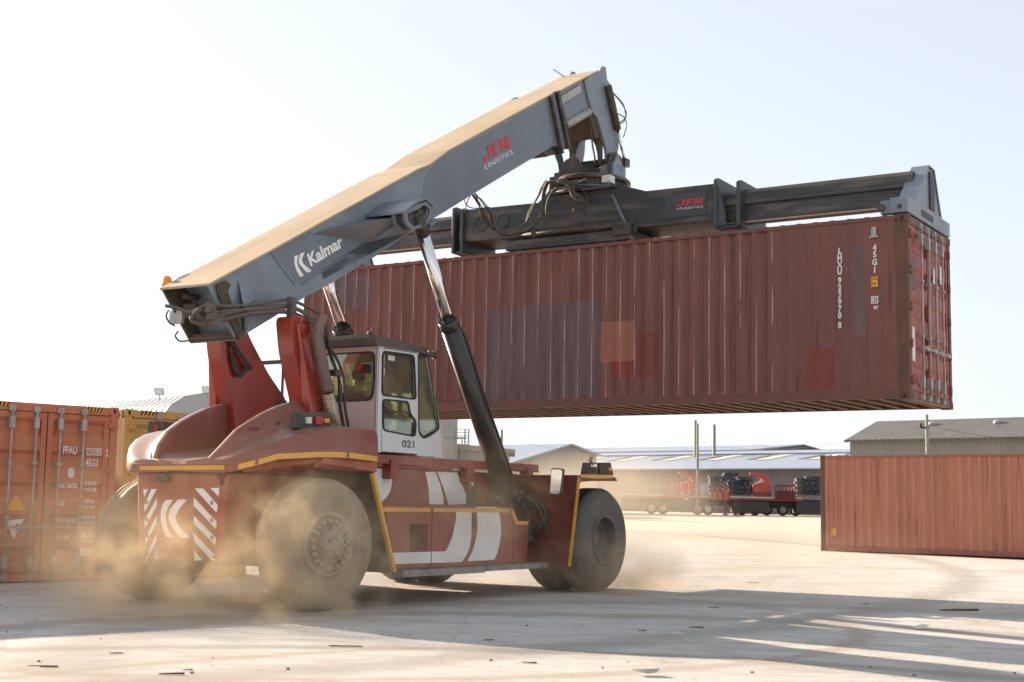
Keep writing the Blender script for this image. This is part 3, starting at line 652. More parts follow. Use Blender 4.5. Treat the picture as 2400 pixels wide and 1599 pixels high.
mi.plate(ar, [], mfn, 0, .05); mi.cur = 1; mi.plate(shrink(ar, .018), [], mfn, -.004, .001); mi.cur = 0
mi.tube([(-1.30, a[2][0]-.02, a[2][1]+.04), (-1.2, 2.1, 1.45), (-1.03, 2.06, 1.33)], .012, 6)
mo = B(mi, 'mirror', ['cabroof', 'mirrorm'])
rg = MB()
for s in (1, -1):
    rg.hexa([(-5.38, s*.80, 1.72), (-5.38, s*1.60, 1.72), (-5.34, s*1.60, 1.72), (-5.34, s*.80, 1.72)], [(-4.86, s*.80, .42), (-4.86, s*1.60, .42), (-4.82, s*1.60, .42), (-4.82, s*.80, .42)])
B(rg, 'wheel_guard', 'under')
tp = MB(); tp.hexa([(-5.39, 1.56, 1.70), (-5.385, 1.607, 1.70), (-5.33, 1.61, 1.70), (-5.33, 1.56, 1.70)], [(-4.87, 1.56, .43), (-4.865, 1.607, .43), (-4.81, 1.61, .43), (-4.81, 1.56, .43)])
B(tp, 'reflective_tape', 'yellowtape')
# ---- counterweight
cw = MB()
cw.hexa([(-7.13, -.70, .58), (-7.13, .70, .58), (-5.3, .70, .58), (-5.3, -.70, .58)], [(-7.15, -.79, 1.66), (-7.15, .79, 1.66), (-5.3, .80, 1.66), (-5.3, -.80, 1.66)])
lo = B(cw, 'counterweight_base', 'redrear', bevel=.035)
def zr(pts, X=-7.15): return [(a[1], a[2]) for a in (ux(*p, X) for p in zz(pts, 220, 1080, 4.356))]
g = MB(); XR = (-7.158, -7.12)
KL = [[(735, 400), (808, 400), (765, 460), (735, 530), (728, 590), (745, 680), (775, 740), (805, 782), (730, 780), (700, 700), (680, 610), (680, 520), (700, 450)],
      [(862, 397), (950, 397), (870, 490), (835, 560), (828, 590), (860, 660), (920, 735), (980, 787), (890, 787), (820, 720), (775, 640), (757, 580), (775, 500), (820, 440)]]
def rear_x(z): return -7.13-.02*(z-.58)/1.08
def rearfn(u, v, w): return (rear_x(v)+w, u, v)
def rp(m, poly): m.plate(zr(poly), [], rearfn, -.006, .01)
for p in KL: rp(g, p)
B(g, 'emblem', 'whitebright')
g = MB()
for p in ([(1190, 278), (1278, 278), (1272, 365)], [(1030, 283), (1115, 283), (1262, 455), (1252, 525), (1240, 522)], [(1020, 378), (1248, 622), (1240, 695), (1015, 458)], [(1015, 560), (1240, 790), (1228, 862), (1012, 638)],
          [(1015, 740), (1222, 960), (1215, 1020), (1195, 1020), (1015, 818)], [(1018, 925), (1100, 1018), (1018, 1018)],
          [(505, 293), (552, 293), (512, 375)], [(590, 290), (640, 290), (515, 525), (512, 455)], [(640, 385), (640, 460), (515, 690), (512, 612)], [(638, 560), (638, 640), (520, 855), (516, 792)], [(636, 745), (632, 820), (540, 1005), (528, 1005), (528, 962)], [(640, 912), (640, 1005), (598, 1005)]): rp(g, p)
g.cur = 1
for px, py in ((1203, 430), (1200, 607), (1202, 785), (540, 425), (541, 600), (541, 770)):
    y, z = zr([(px, py)])[0]; g.cyl((rear_x(z)-.012, y, z), (rear_x(z)+.03, y, z), .028, 12); g.cyl((rear_x(z)-.02, y, z), (rear_x(z), y, z), .014, 8)
B(g, 'chevron_board', ['whitebright', 'galv'])
hump_parts = []
def hump(s):
    #        X     li   zi    lo   zo    lw   zb
    st = [(-7.20, .10, 1.80, .74, 1.78, .80, 1.67), (-7.16, .42, 1.84, .84, 1.84, .92, 1.68), (-7.02, .50, 2.02, 1.02, 1.92, 1.10, 1.74), (-6.84, .53, 2.20, 1.20, 2.02, 1.28, 1.82), (-6.62, .55, 2.33, 1.35, 2.12, 1.42, 1.84),
          (-6.40, .55, 2.44, 1.44, 2.19, 1.52, 1.86), (-6.15, .55, 2.54, 1.50, 2.24, 1.58, 1.87), (-5.88, .56, 2.61, 1.53, 2.27, 1.60, 1.87), (-5.62, .62, 2.60, 1.53, 2.28, 1.60, 1.86), (-5.36, .72, 2.50, 1.52, 2.27, 1.58, 1.85), (-5.24, .82, 2.36, 1.50, 2.24, 1.56, 1.84)]
    m = MB(); rings = []
    for X, li, zi, lo_, zo, lw, zb in st:
        d = zi-zo
        ring = [(X, li-.0, zb-.0), (X, li, zi-.05), (X+.0, li+.02, zi-.012), (X, li+.06, zi), (X, li+.14, zi-.015)]
        for f in (.32, .45, .58, .72, .86): ring.append((X, li+(lo_-li)*f, zo+d*max(0, (1-(f-.1)/.55))**1.6*.9 if f < .65 else zo+.015*(1-f)))
        ring += [(X, lo_, zo), (X, lo_+(lw-lo_)*.75, zo-.015), (X, lw, zo-.05), (X, lw+.015, (zo+zb)/2), (X, lw+.015, zb), (X, lw-.05, zb-.02)]
        rings.append([(a, s*b, c_) for a, b, c_ in ring])
    k = len(rings[0]); vs = [p for r_ in rings for p in r_]; fs = []
    for i in range(len(rings)-1):
        for j in range(k): fs.append((i*k+j, i*k+(j+1) % k, (i+1)*k+(j+1) % k, (i+1)*k+j))
    fs.append(tuple(range(k))); fs.append(tuple((len(rings)-1)*k+j for j in reversed(range(k))))
    m.add(vs, fs)
    return B(m, 'fender', 'redfender', smooth_all=True), st
h1, stn = hump(1); h2, _ = hump(-1)
# nose lip, wedge-shaped underside, valley floor
w = MB()
for s in (1, -1):
    w.hexa([(-6.9, s*.78, 1.67), (-6.35, s*1.46, 1.80), (-5.26, s*1.52, 1.78), (-5.3, s*.78, 1.67)], [(-6.95, s*.80, 1.80), (-6.40, s*1.50, 1.90), (-5.26, s*1.56, 1.90), (-5.3, s*.78, 1.90)])
    w.hexa([(-6.3, s*1.40, 1.74), (-6.3, s*1.55, 1.80), (-5.25, s*1.57, 1.72), (-5.25, s*1.30, 1.70)], [(-6.3, s*1.40, 1.86), (-6.3, s*1.56, 1.87), (-5.25, s*1.575, 1.87), (-5.25, s*1.30, 1.86)])
B(w, 'fender_underside', 'redrear')
v_ = MB(); vs = []
for X, z in ((-7.19, 1.67), (-7.21, 1.76), (-7.17, 1.82), (-7.0, 1.86), (-6.7, 1.885), (-6.3, 1.93), (-5.9, 2.0), (-5.3, 2.06), (-5.0, 2.06)):
    for l, dz in ((-.60, .05), (-.3, .0), (0, -.012), (.3, .0), (.60, .05)): vs.append((X, l*(1.32 if X < -7.1 else 1), z+(dz if X > -7.1 else 0)))
v_.add(vs, [(i*5+j, i*5+j+1, (i+1)*5+j+1, (i+1)*5+j) for i in range(8) for j in range(4)])
v_.box(-5.3, -.6, 1.82, -4.8, .6, 2.05)
B(v_, 'counterweight_deck', 'redfender', smooth_all=True)
sm = MB(); sm.box(-7.155, -.78, 1.655, -7.0, .78, 1.675); B(sm, 'seam', 'darkgap')
q = MB(); a = zr([(655, 210), (655, 165), (690, 165), (690, 140), (745, 135), (785, 165), (785, 210)]); q.plate(a, [], rearfn, -.05, .01); a = zr([(1260, 145), (1360, 145), (1325, 180), (1320, 250), (1295, 250), (1290, 180)]); q.plate(a, [], rearfn, -.02, .01)
q = q.pieces(.02); [B(k_, 'tow_bracket', 'under') for k_ in q]
# tape round the rim: follow the wall of the hump
tp = MB()
def wall_pt(X, dz, s=1):
    for i in range(len(stn)-1):
        a, b = stn[i], stn[i+1]
        if a[0] <= X <= b[0]:
            t = (X-a[0])/(b[0]-a[0]); return (X, s*(a[5]+(b[5]-a[5])*t+.019), a[6]+(b[6]-a[6])*t+dz)
def tape_run(xs, s=1, z0=.01, z1=.075):
    for a, b in zip(xs[:-1], xs[1:]):
        p = [wall_pt(a, z0, s), wall_pt(b, z0, s), wall_pt(b, z1, s), wall_pt(a, z1, s)]
        q = [(x, y-s*.012, z) for x, y, z in p]; tp.hexa(p, q)
tape_run([-7.15, -7.03]); tape_run([-7.0, -6.84, -6.62, -6.40, -6.15, -5.93]); tape_run([-5.88, -5.62, -5.36, -5.26])
tp.hexa([(-7.212, -.66, 1.685), (-7.212, .78, 1.690), (-7.222, .78, 1.745), (-7.222, -.66, 1.735)], [(-7.20, -.66, 1.685), (-7.20, .78, 1.690), (-7.20, .78, 1.745), (-7.20, -.66, 1.735)])
B(tp, 'reflective_tape', 'yellowtape')
# lamp cluster on the hump
lc = MB(); a = Lx([(692, 968), (772, 965), (778, 1004), (690, 1004)], 1.12)
lc.plate(a, [], side, 1.04, 1.12); lc.cur = 1; q_ = Lx([(698, 971), (722, 971), (722, 1001), (698, 1001)], 1.12); lc.plate(q_, [], side, 1.1, 1.124)
for m_i, (x0, y0, x1, y1) in ((2, (716, 978, 727, 993)), (3, (736, 976, 752, 995)), (4, (757, 981, 768, 991))):
    lc.cur = m_i; b = Lx([(x0, y0), (x1, y0), (x1, y1), (x0, y1)], 1.13); lc.plate(rounded(b, .01), [], side, 1.12, 1.16)
B(lc, 'rear_lamp', ['cabroof', 'dark', 'lampglass', 'redlens', 'amber'], bevel=.004)
lc = MB(); a = [ux(*p, -5.6) for p in ((349, 988), (384, 988), (384, 1016), (346, 1016))]
lc.plate([(q[1], q[2]) for q in a], [], trans, -5.6, -5.4); lc.cur = 1; q = ux(366, 1003, -5.62); lc.cyl((-5.63, q[1], q[2]), (-5.6, q[1], q[2]), .045, 12)
a = [ux(*p, -5.6) for p in ((395, 990), (408, 990), (408, 1006), (395, 1006))]; lc.cur = 0; lc.plate([(q[1], q[2]) for q in a], [], trans, -5.6, -5.5)
B(lc, 'rear_lamp', ['cabroof', 'redlens'])
# lifting holes and filler caps on the hump, laid on the surface they belong to
bpy.context.view_layer.update(); _dg = bpy.context.evaluated_depsgraph_get(); _inv = RS.matrix_basis.inverted()
def on_surface(px, py, name, m_, ru, rv, rot=0, th=.004, n=16):
    hit, loc, nor, _, ob, _ = scene.ray_cast(_dg, CAM, ray(px, py).normalized())
    if not hit: return
    nor = _inv.to_3x3() @ nor; loc = _inv @ loc
    u = nor.cross(Vector((0, 0, 1))).normalized(); v = nor.cross(u); u, v = u*math.cos(rot)+v*math.sin(rot), v*math.cos(rot)-u*math.sin(rot)
    k = MB(); k.plate([(ru*math.cos(6.2832*a/n), rv*math.sin(6.2832*a/n)) for a in range(n)], [], lambda p, q_, w_: loc+u*p+v*q_+nor*w_, -.02, th); k.build(name, m_, RS)
on_surface(595, 1005, 'lifting_hole', 'reddark', .075, .035); on_surface(652, 993, 'lifting_hole', 'reddark', .07, .025, 1.0)
for px, py in ((560, 1050), (640, 1050), (760, 1045), (852, 1050), (852, 1020), (350, 1120), (510, 1122), (345, 1300), (500, 1305), (820, 1095), (600, 1095)): on_surface(px, py, 'bolt', 'rimg', .014, .014, th=.008, n=6)
# ---- towers
def tower(s):
    prof = rounded([(-5.62, 1.85), (-5.76, 2.6), (-6.02, 3.25), (-6.10, 3.70), (-5.62, 3.74), (-5.45, 3.50), (-5.08, 3.08), (-4.80, 2.84), (-4.45, 2.5), (-4.3, 1.85)] if s < 0 else
                   [(-5.62, 1.85), (-5.76, 2.6), (-6.02, 3.25), (-6.10, 3.70), (-5.68, 3.74), (-5.48, 3.45), (-5.32, 3.08), (-5.22, 2.84), (-5.10, 2.5), (-5.0, 1.85)], .10, 3)
    m = MB(); m.plate(prof, [], side, s*.50, s*.76); o = B(m, 'tower', 'tower', bevel=.03)
    n = MB(); ribs = [(-6.08, 3.66, .76), (-5.80, 3.66, .80), (-5.75, 2.6, .90), (-5.6, 1.9, .98)]
    n.hexa([(-6.0, s*.755, 3.6), (-5.75, s*.755, 3.62), (-5.75, s*.80, 3.62), (-6.0, s*.80, 3.6)], [(-5.70, s*.755, 1.95), (-5.35, s*.755, 1.95), (-5.35, s*.92, 1.95), (-5.70, s*.96, 1.95)])
    n.build('tower_rib', 'tower', o, lat=True, bevel=.02)
    return o
t1 = tower(1); t2 = tower(-1)
cr_ = MB(); cr_.box(-5.55, -.5, 1.9, -5.2, .5, 2.3); cr_.cyl((-6.3, -.74, 3.52), (-6.3, .74, 3.52), .0001, 6) if False else None
B(cr_, 'cross_beam', 'tower')
cb = MB()
for k in range(5):
    pts = spline([(-5.95+.03*k, -.47, 3.45), (-5.75+.04*k, -.44, 3.32-.03*k), (-5.62+.03*k, -.43, 3.12), (-5.72, -.44, 2.98+.02*k), (-5.85+.02*k, -.46, 3.15), (-5.9, -.47, 3.4)], 5); cb.tube(pts, .013, 6)
B(cb, 'cable_coil', 'hosed')
gl = MB(); gl.box(-3.9, -1.32, 2.2, -3.87, -1.29, 3.42); gl.box(-3.95, -1.9, 3.37, -3.85, -.7, 3.42); gl.box(-3.9, -1.9, 2.2, -3.87, -1.87, 3.42); gl.box(-3.9, -1.9, 2.2, -3.87, -.7, 2.23); B(gl, 'guard_rail', 'cabroof')
# ---- exhaust
mt['perf'] = mat('perforated_shield', (.42, .33, .24), (.35, .27, .19), 4, rough=.45, metal=.5)
_nt = mt['perf'].node_tree; _b = _nt.nodes['Principled BSDF']; _tc = _nt.nodes.new('ShaderNodeTexCoord'); _vo = _nt.nodes.new('ShaderNodeTexVoronoi'); _vo.inputs['Scale'].default_value = 34; _vo.inputs['Randomness'].default_value = .12
_mr = _nt.nodes.new('ShaderNodeMapRange'); _mr.inputs[1].default_value = .30; _mr.inputs[2].default_value = .36; _mx = _nt.nodes.new('ShaderNodeMix'); _mx.data_type = 'RGBA'; _mx.inputs[6].default_value = (.02, .015, .01, 1)
_src = _b.inputs['Base Color'].links[0].from_socket; _nt.links.new(_tc.outputs['Object'], _vo.inputs['Vector']); _nt.links.new(_vo.outputs['Distance'], _mr.inputs[0]); _nt.links.new(_mr.outputs[0], _mx.inputs[0]); _nt.links.new(_src, _mx.inputs[7]); _nt.links.new(_mx.outputs[2], _b.inputs['Base Color'])
ex = MB(); A = Vector((-5.83, 1.0, 3.52)); Bq = Vector((-5.60, 1.0, 2.78)); Cq = Vector((-5.36, 1.0, 2.2))
ex.tube([A+Vector((.10, 0, .20)), A+Vector((.02, 0, .06)), A+Vector((.0, 0, -.08)), Bq], .070, 14, cap=False); ex.tube([Bq+Vector((0, 0, .05)), Bq-Vector((.0, 0, .03))+Vector((.02, 0, 0))], .088, 14)
ex.cur = 1; ex.tube([A+Vector((.105, 0, .21)), A+Vector((.10, 0, .19))], .062, 14); ex.cur = 0
exo = B(ex, 'exhaust_pipe', ['exh', 'darkgap'])
ex = MB(); ex.tube([Bq-Vector((0, 0, .05)), Cq], .078, 18); ex.build('heat_shield', 'perf', exo, lat=True)
ex = MB()
for k, o_ in enumerate(((.09, .02), (.13, .06), (.16, .0))):
    ex.tube(spline([(-5.75+o_[0], 1.0-o_[1], 3.62-.15*k), (-5.60+o_[0], 1.0-o_[1], 3.2), (-5.44+o_[0], 1.0-o_[1], 2.95), (-5.40+o_[0], 1.0-o_[1], 2.6), (-5.28+o_[0], 1.0-o_[1], 2.25)], 5), .02, 8)
ex.box(-5.50, .93, 2.97, -5.36, 1.04, 3.05); B(ex, 'hose', 'hosed')
# ---- boom
bt = [(-7.24, 3.95), (-6.14, 4.555), (-4.59, 5.42), (-2.97, 6.32), (-2.68, 6.45), (-2.18, 6.79), (.98, 8.545)]
bb = [(1.28, 7.76), (.94, 7.57), (-1.39, 6.29), (-2.26, 5.80), (-3.05, 5.37), (-3.83, 4.90), (-4.84, 4.34), (-5.46, 4.03), (-6.0, 3.72), (-6.49, 3.45), (-6.70, 3.33)]
poly = bt+bb
bm_ = MB()
bm_.plate(poly, [], side, .385, .40); bm_.plate(poly, [], side, -.40, -.385)
for a, b in zip(bb[:-1], bb[1:]): bm_.hexa([(a[0], -.385, a[1]), (a[0], .385, a[1]), (b[0], .385, b[1]), (b[0], -.385, b[1])], [(a[0]-.01, -.385, a[1]+.02), (a[0]-.01, .385, a[1]+.02), (b[0]-.01, .385, b[1]+.02), (b[0]-.01, -.385, b[1]+.02)])
bm_.plate([(-6.55, 3.45), (-6.75, 3.95), (-6.95, 4.10), (-6.85, 4.15), (-6.5, 3.9)], [], side, -.385, .385)
bm_.box(-6.98, -.385, 3.40, -6.60, .385, 3.42) if False else None
boom = B(bm_, 'boom', 'greyl', bevel=.004)
tpb = MB()
for a, b in zip(bt[:-1], bt[1:]):
    tpb.hexa([(a[0], -.43, a[1]), (a[0], .43, a[1]), (b[0], .43, b[1]), (b[0], -.43, b[1])], [(a[0], -.43, a[1]+.03), (a[0], .43, a[1]+.03), (b[0], .43, b[1]+.03), (b[0], -.43, b[1]+.03)])
tpb.cur = 1; cx, cz = -6.75, 4.218+.036
tpb.plate([(cx+.16*math.cos(a*.393)*.87, .10+.10*math.sin(a*.393)-.12) for a in range(16)], [], lambda u, v, w: (u, v, cz+w+(u-cx)*.551), 0.03, .036) if False else None
tpb.build('boom_top', ['dustgrey', 'dark'], boom, lat=True)
_d = ray(424, 661.5); _best = min((abs((lambda p: p[2]-(3.95+.031+(p[0]+7.24)*.5504))(veh(CAM+_d*(18+k*.002)))), 18+k*.002) for k in range(3000))[1]; _c = veh(CAM+_d*_best)
q = MB(); q.plate([(_c[0]-.02+.10*math.cos(a*.393), _c[1]+.05+.06*math.sin(a*.393)) for a in range(16)], [], lambda u, v, w: (u, v, 3.95+(u+7.24)*.5504+w), .020, .033); q.build('drain_hole', 'under', boom, lat=True)
dk = MB()
pa = Lx(zz([(790, 640), (1125, 452), (1105, 528), (1190, 460), (1700, 385), (1885, 352), (1880, 430), (1560, 545), (1320, 700), (1160, 800), (1020, 888), (1000, 885)], 400, 400, 3.363), .40)
dk.plate(pa, [], side, .398, .4025)
pb = Lx([(1040, 368), (1282, 236), (1322, 344), (1289, 343), (1113, 449), (1040, 496), (1010, 506), (996, 490), (990, 460), (993, 430), (1003, 405), (1018, 388)], .40)
dk.plate(pb, [], side, .398, .4035)
dk.build('painted_panel', 'grey', boom, lat=True)
ed = MB()   # weld seams, gussets and rear stiffeners
for p, q_ in (((632, 590), (693, 670)), ((558, 660), (570, 795))):
    a = P3(*p, .405); b = P3(*q_, .405); ed.bar(a, b, .012, .012)
a = P3(706, 668, .405); b = P3(810, 600, .405); ed.bar(a, b, .02, .02)
ed.build('weld_seam', 'grey', boom, lat=True)
gu = MB()
gp = Lx([(507, 668), (530, 658), (540, 668), (533, 682), (545, 720), (573, 790), (562, 795), (530, 735), (512, 690)], .43)
gu.plate(gp, [], side, .40, .44)
gp = Lx([(566, 700), (574, 730), (576, 775), (571, 780)], .43); gu.plate(gp, [], side, .40, .43)
gu.build('stiffener', 'under', boom, lat=True)
gv = MB()      # tip gusset triangle standing proud near the rear
p1, p2, p3 = P3(558, 655, .40), P3(575, 790, .40), P3(572, 720, .52)
gv.add([p1, p2, p3, P3(600, 700, .40)], [(0, 1, 2), (0, 2, 3), (1, 3, 2), (0, 3, 1)]); gv.build('stiffener', 'greyl', boom, lat=True)
rb = MB(); rb.box(-6.75, -.385, 3.36, -6.72, .385, 3.40)
rb.plate([(-.40, 3.34), (.40, 3.34), (.40, 3.44), (-.40, 3.44)], [], trans, -6.72, -6.66)
rb.build('rear_cross_plate', 'under', boom, lat=True)
ri = MB(); ri.plate([(-.384, 3.45), (.384, 3.45), (.384, 4.2), (-.384, 4.2)], [], lambda u, v, w: (-6.55+w-(v-3.45)*.3, u, v), 0, .03)
ri.box(-6.95, -.30, 3.62, -6.9, -.08, 3.80); ri.cyl((-7.0, -.25, 3.9), (-6.8, -.2, 3.9), .04, 10)
ri.build('rear_bulkhead', 'under', boom, lat=True)
li_ = MB(); lp = [(-7.225, 3.955), (-6.5, 4.35), (-6.4, 3.52), (-6.69, 3.35)]
li_.plate(lp, [], side, .372, .3845); li_.plate(lp, [], side, -.3845, -.372); li_.build('rear_shade_sheet', 'under', boom, lat=True)  # dark sheets added inside the open boom end to paint its shade
ri = MB(); a = ux(418, 745, -6.95); ri.box(-7.0, a[1]-.11, a[2]-.08, -6.95, a[1]+.11, a[2]+.09); ri.build('control_box', 'galv', boom, lat=True)
def wing(s):
    m = MB()
    E0 = P3(732, 548, .40); E1 = P3(962, 502, .92); L0 = P3(757, 655, .40); L1 = P3(820, 612, .40); L2 = P3(866, 568, .40); L3 = P3(960, 545, .40)
    E1b = Vector((E1[0]+.15, .40, E1[2]+.10)); E2 = P3(965, 530, .92)
    vs = [E0, L0, L1, L2, L3, E2, E1, E1b]; vs = [(v[0], s*v[1], v[2]) for v in vs]
    m.add(vs, [(0, 1, 2), (0, 2, 3), (0, 3, 6), (3, 5, 6), (3, 4, 5), (4, 7, 6, 5), (0, 6, 7), (0, 7, 4, 1), (1, 4, 3, 2)])
    m.build('cylinder_wing', 'grey', boom, lat=True)
    b = MB(); bp_ = Lx([(946, 500), (974, 480), (998, 472), (1013, 488), (1010, 508), (1000, 530), (966, 540), (950, 524)], 1.06)
    b.plate(bp_, [], side, s*.84, s*.90); b.plate(bp_, [shrink(rounded(bp_, .03, 2), .07)], side, s*1.03, s*1.07)
    tp_ = Lx([(946, 500), (974, 478), (998, 468), (1015, 486)], 1.08); xs_ = [p[0] for p in tp_]
    for (p, q_) in zip(tp_[:-1], tp_[1:]): b.hexa([(p[0], s*.40, p[1]), (p[0], s*1.09, p[1]), (q_[0], s*1.09, q_[1]), (q_[0], s*.40, q_[1])], [(p[0], s*.40, p[1]+.035), (p[0], s*1.09, p[1]+.035), (q_[0], s*1.09, q_[1]+.035), (q_[0], s*.40, q_[1]+.035)])
    b.hexa([(-3.4, s*.40, 5.36), (-3.0, s*.40, 5.58), (-3.0, s*.40, 5.64), (-3.4, s*.40, 5.42)], [(-3.45, s*1.02, 5.30), (-3.3, s*1.02, 5.40), (-3.3, s*1.02, 5.44), (-3.45, s*1.02, 5.36)])
    b.cur = 1; b.cyl((-3.72, s*.78, 5.42), (-3.72, s*1.05, 5.42), .085, 14); b.plate(shrink(bp_, .05), [], side, s*.90, s*1.0)  # dark fill plate paints the shade of the bracket recess
    b.build('cylinder_bracket', ['grey', 'oily'], boom, lat=True)
wing(1); wing(-1)
K = MB()
for p in ([(975, 672), (1003, 668), (992, 712), (1000, 755), (1045, 830), (1015, 838), (990, 790), (972, 730)],
          [(1020, 655), (1052, 643), (1030, 700), (1042, 735), (1107, 790), (1082, 805), (1060, 795), (1010, 735), (1006, 710)]):
    K.plate(Lx(zz(p, 400, 400, 3.363), .4), [], side, .402, .4085)
fit_text(K, 'Kalmar', P3(728.5, 625, .407), P3(805.5, 578, .407), P3(719, 596.5, .407), bold=.028, thick=.003)
K.build('lettering', 'whitebright', boom, lat=True)
def zp(x, y, ox, oy, s, lat): return P3(ox+x/s, oy+y/s, lat)
J = MB(); jfm(J, zp(652, 897, 960, 140, 3.734, .408), zp(886, 772, 960, 140, 3.734, .408), zp(632, 783, 960, 140, 3.734, .408)); J.build('lettering', 'redletter', boom, lat=True)
J = MB(); fit_text(J, 'LOGISTICS', zp(664, 962, 960, 140, 3.734, .408), zp(902, 824, 960, 140, 3.734, .408), zp(657, 923, 960, 140, 3.734, .408), bold=.0, thick=.003, spacing=1.25); J.build('lettering', 'whitebright', boom, lat=True)
# collar at the mouth of the outer boom
sl = Vector((.874, 0, .486)); nl = Vector((-.486, 0, .874))
co = MB()
def collar(o, w, m_i, e0, e1, lt_=.47):
    co.cur = m_i; o = Vector(o); a = o; b = o+Vector((.40, 0, -.89)).normalized()*w
    for s in (1, -1): co.hexa([a+Vector((0, s*.385, 0)), a+Vector((0, s*lt_, 0)), b+Vector((0, s*lt_, 0)), b+Vector((0, s*.385, 0))], [v+sl*e1 for v in (a+Vector((0, s*.385, 0)), a+Vector((0, s*lt_, 0)), b+Vector((0, s*lt_, 0)), b+Vector((0, s*.385, 0)))])
    co.hexa([b+Vector((0, -lt_, 0)), b+Vector((0, lt_, 0)), b+Vector((0, lt_, 0))+nl*-.06, b+Vector((0, -lt_, 0))+nl*-.06], [v+sl*e1 for v in (b+Vector((0, -lt_, 0)), b+Vector((0, lt_, 0)), b+Vector((0, lt_, 0))+nl*-.06, b+Vector((0, -lt_, 0))+nl*-.06)])
collar((.84, 0, 8.47), .98, 0, 0, .07); collar((1.03, 0, 8.60), .98, 0, 0, .09, .49); collar((.93, 0, 8.54), .95, 1, 0, .09, .44)
co.cur = 0; co.plate([(.80, 7.62), (1.30, 7.68), (1.45, 7.80), (1.30, 7.56), (.9, 7.40), (.78, 7.48)], [], side, -.36, .36)
co.build('boom_collar', ['oily', 'grey'], boom, lat=True, bevel=.01)
# telescopic section and head
te = MB(); tt = [(.9, 8.46), (2.67, 9.43), (2.9, 9.3), (2.44, 8.58), (1.45, 8.02), (1.0, 7.8)]
te.plate(tt, [], side, -.36, .36)
def rel(px, py, lat): return P3(px, py, lat)
tele = te.build('boom_extension', 'grey', boom, lat=True, bevel=.006)
q = MB(); q.hexa([(.9, -.39, 8.47), (.9, .39, 8.47), (2.70, .39, 9.44), (2.70, -.39, 9.44)], [(.9, -.39, 8.50), (.9, .39, 8.50), (2.70, .39, 9.47), (2.70, -.39, 9.47)]); q.build('boom_top', 'dustgrey', tele, lat=True)
q = MB(); q.bar((1.28, .37, 8.50), (2.02, .37, 8.93), .05, .13, (0, 0, 1)); q.cyl((1.50, .37, 8.10), (2.36, .37, 8.58), .075, 14); q.build('wear_strip', 'galv', tele, lat=True)
hd_ = MB()
outer_ = [(2.15, 9.12), (2.67, 9.45), (2.90, 9.42), (3.18, 9.30), (3.53, 8.47), (3.50, 8.16), (3.44, 7.95), (3.50, 7.66), (3.10, 7.60), (3.02, 8.0), (2.85, 8.27), (2.66, 8.53), (2.46, 8.60), (2.31, 8.81)]
hd_.plate(outer_, [], side, .34, .40); hd_.plate(outer_, [], side, -.40, -.34)
hd_.plate([(2.75, 9.30), (2.95, 9.62), (3.04, 9.62), (3.12, 9.30)], [], side, .30, .36); hd_.plate([(2.75, 9.30), (2.95, 9.62), (3.04, 9.62), (3.12, 9.30)], [], side, -.36, -.30)
hd_.hexa([(3.14, -.34, 9.30), (3.14, .34, 9.30), (3.17, .34, 9.30), (3.17, -.34, 9.30)], [(3.45, -.34, 8.45), (3.45, .34, 8.45), (3.50, .34, 8.45), (3.50, -.34, 8.45)])
head = hd_.build('boom_head', 'greyl', boom, lat=True, bevel=.008)
q = MB(); q.hexa([(2.44, -.34, 8.55), (2.44, .34, 8.55), (2.8, .34, 8.75), (2.8, -.34, 8.75)], [(2.7, -.34, 8.15), (2.7, .34, 8.15), (3.0, .34, 8.3), (3.0, -.34, 8.3)])
arc = [(.34*math.cos(math.pi*k/10), 7.75+.55*math.sin(math.pi*k/10)) for k in range(11)]
q.plate([(-.34, 7.7), (-.34, 8.5), (.34, 8.5), (.34, 7.7)]+[(a*.82, b) for a, b in arc], [], trans, 2.9, 2.98)
q.tube(spline([(2.55, .30, 8.4), (2.6, .33, 8.0), (2.75, .30, 7.75), (3.0, .1, 7.55)], 5), .018, 6); q.build('head_cross_plate', 'under', head, lat=True)
q = MB()
q.cyl((2.93, .47, 9.22), (3.33, .47, 8.46), .065, 14); q.cur = 1; q.cyl((3.33, .47, 8.46), (3.60, .47, 7.92), .030, 12); q.cur = 2
q.box(3.52, .40, 7.80, 3.70, .54, 7.95)
for k in range(3): q.tube(spline([(3.02, .47, 9.15), (3.45+.05*k, .5, 8.98), (3.62-.08*k, .5, 8.80-.1*k), (3.35, .5, 8.6-.03*k)] if k < 2 else [(3.1, .47, 8.75), (3.5, .5, 8.75), (3.62, .5, 8.6), (3.50, .5, 8.35)], 6), .011, 6)
q.build('tilt_cylinder', ['under', 'chrome', 'oily'], head, lat=True)
# rotator (yoke, slewing ring)
RC = Vector((2.95, .12, 0))
ro = MB(); ro.lathe([(0, 7.42), (.70, 7.42), (.74, 7.38), (.74, 7.33), (.66, 7.33), (.66, 7.16), (.74, 7.16), (.78, 7.12), (.78, 7.06), (0, 7.06)], (RC[0], RC[1], 0), (0, 0, 1), 48)
for k in range(72):
    a = 2*math.pi*k/72; ro.bar((RC[0]+.66*math.cos(a), RC[1]+.66*math.sin(a), 7.17), (RC[0]+.66*math.cos(a), RC[1]+.66*math.sin(a), 7.32), .03, .03)
ro.cur = 0
for s in (1, -1):
    ro.plate([(2.55, 7.42), (3.5, 7.42), (3.55, 7.60), (3.62, 7.9), (3.50, 7.86), (3.42, 7.95), (3.20, 8.0), (3.02, 7.92), (2.90, 7.70), (2.62, 7.56)], [], side, s*.42, s*.50)
ro.box(2.35, -.35, 7.2, 2.6, .22, 7.50)
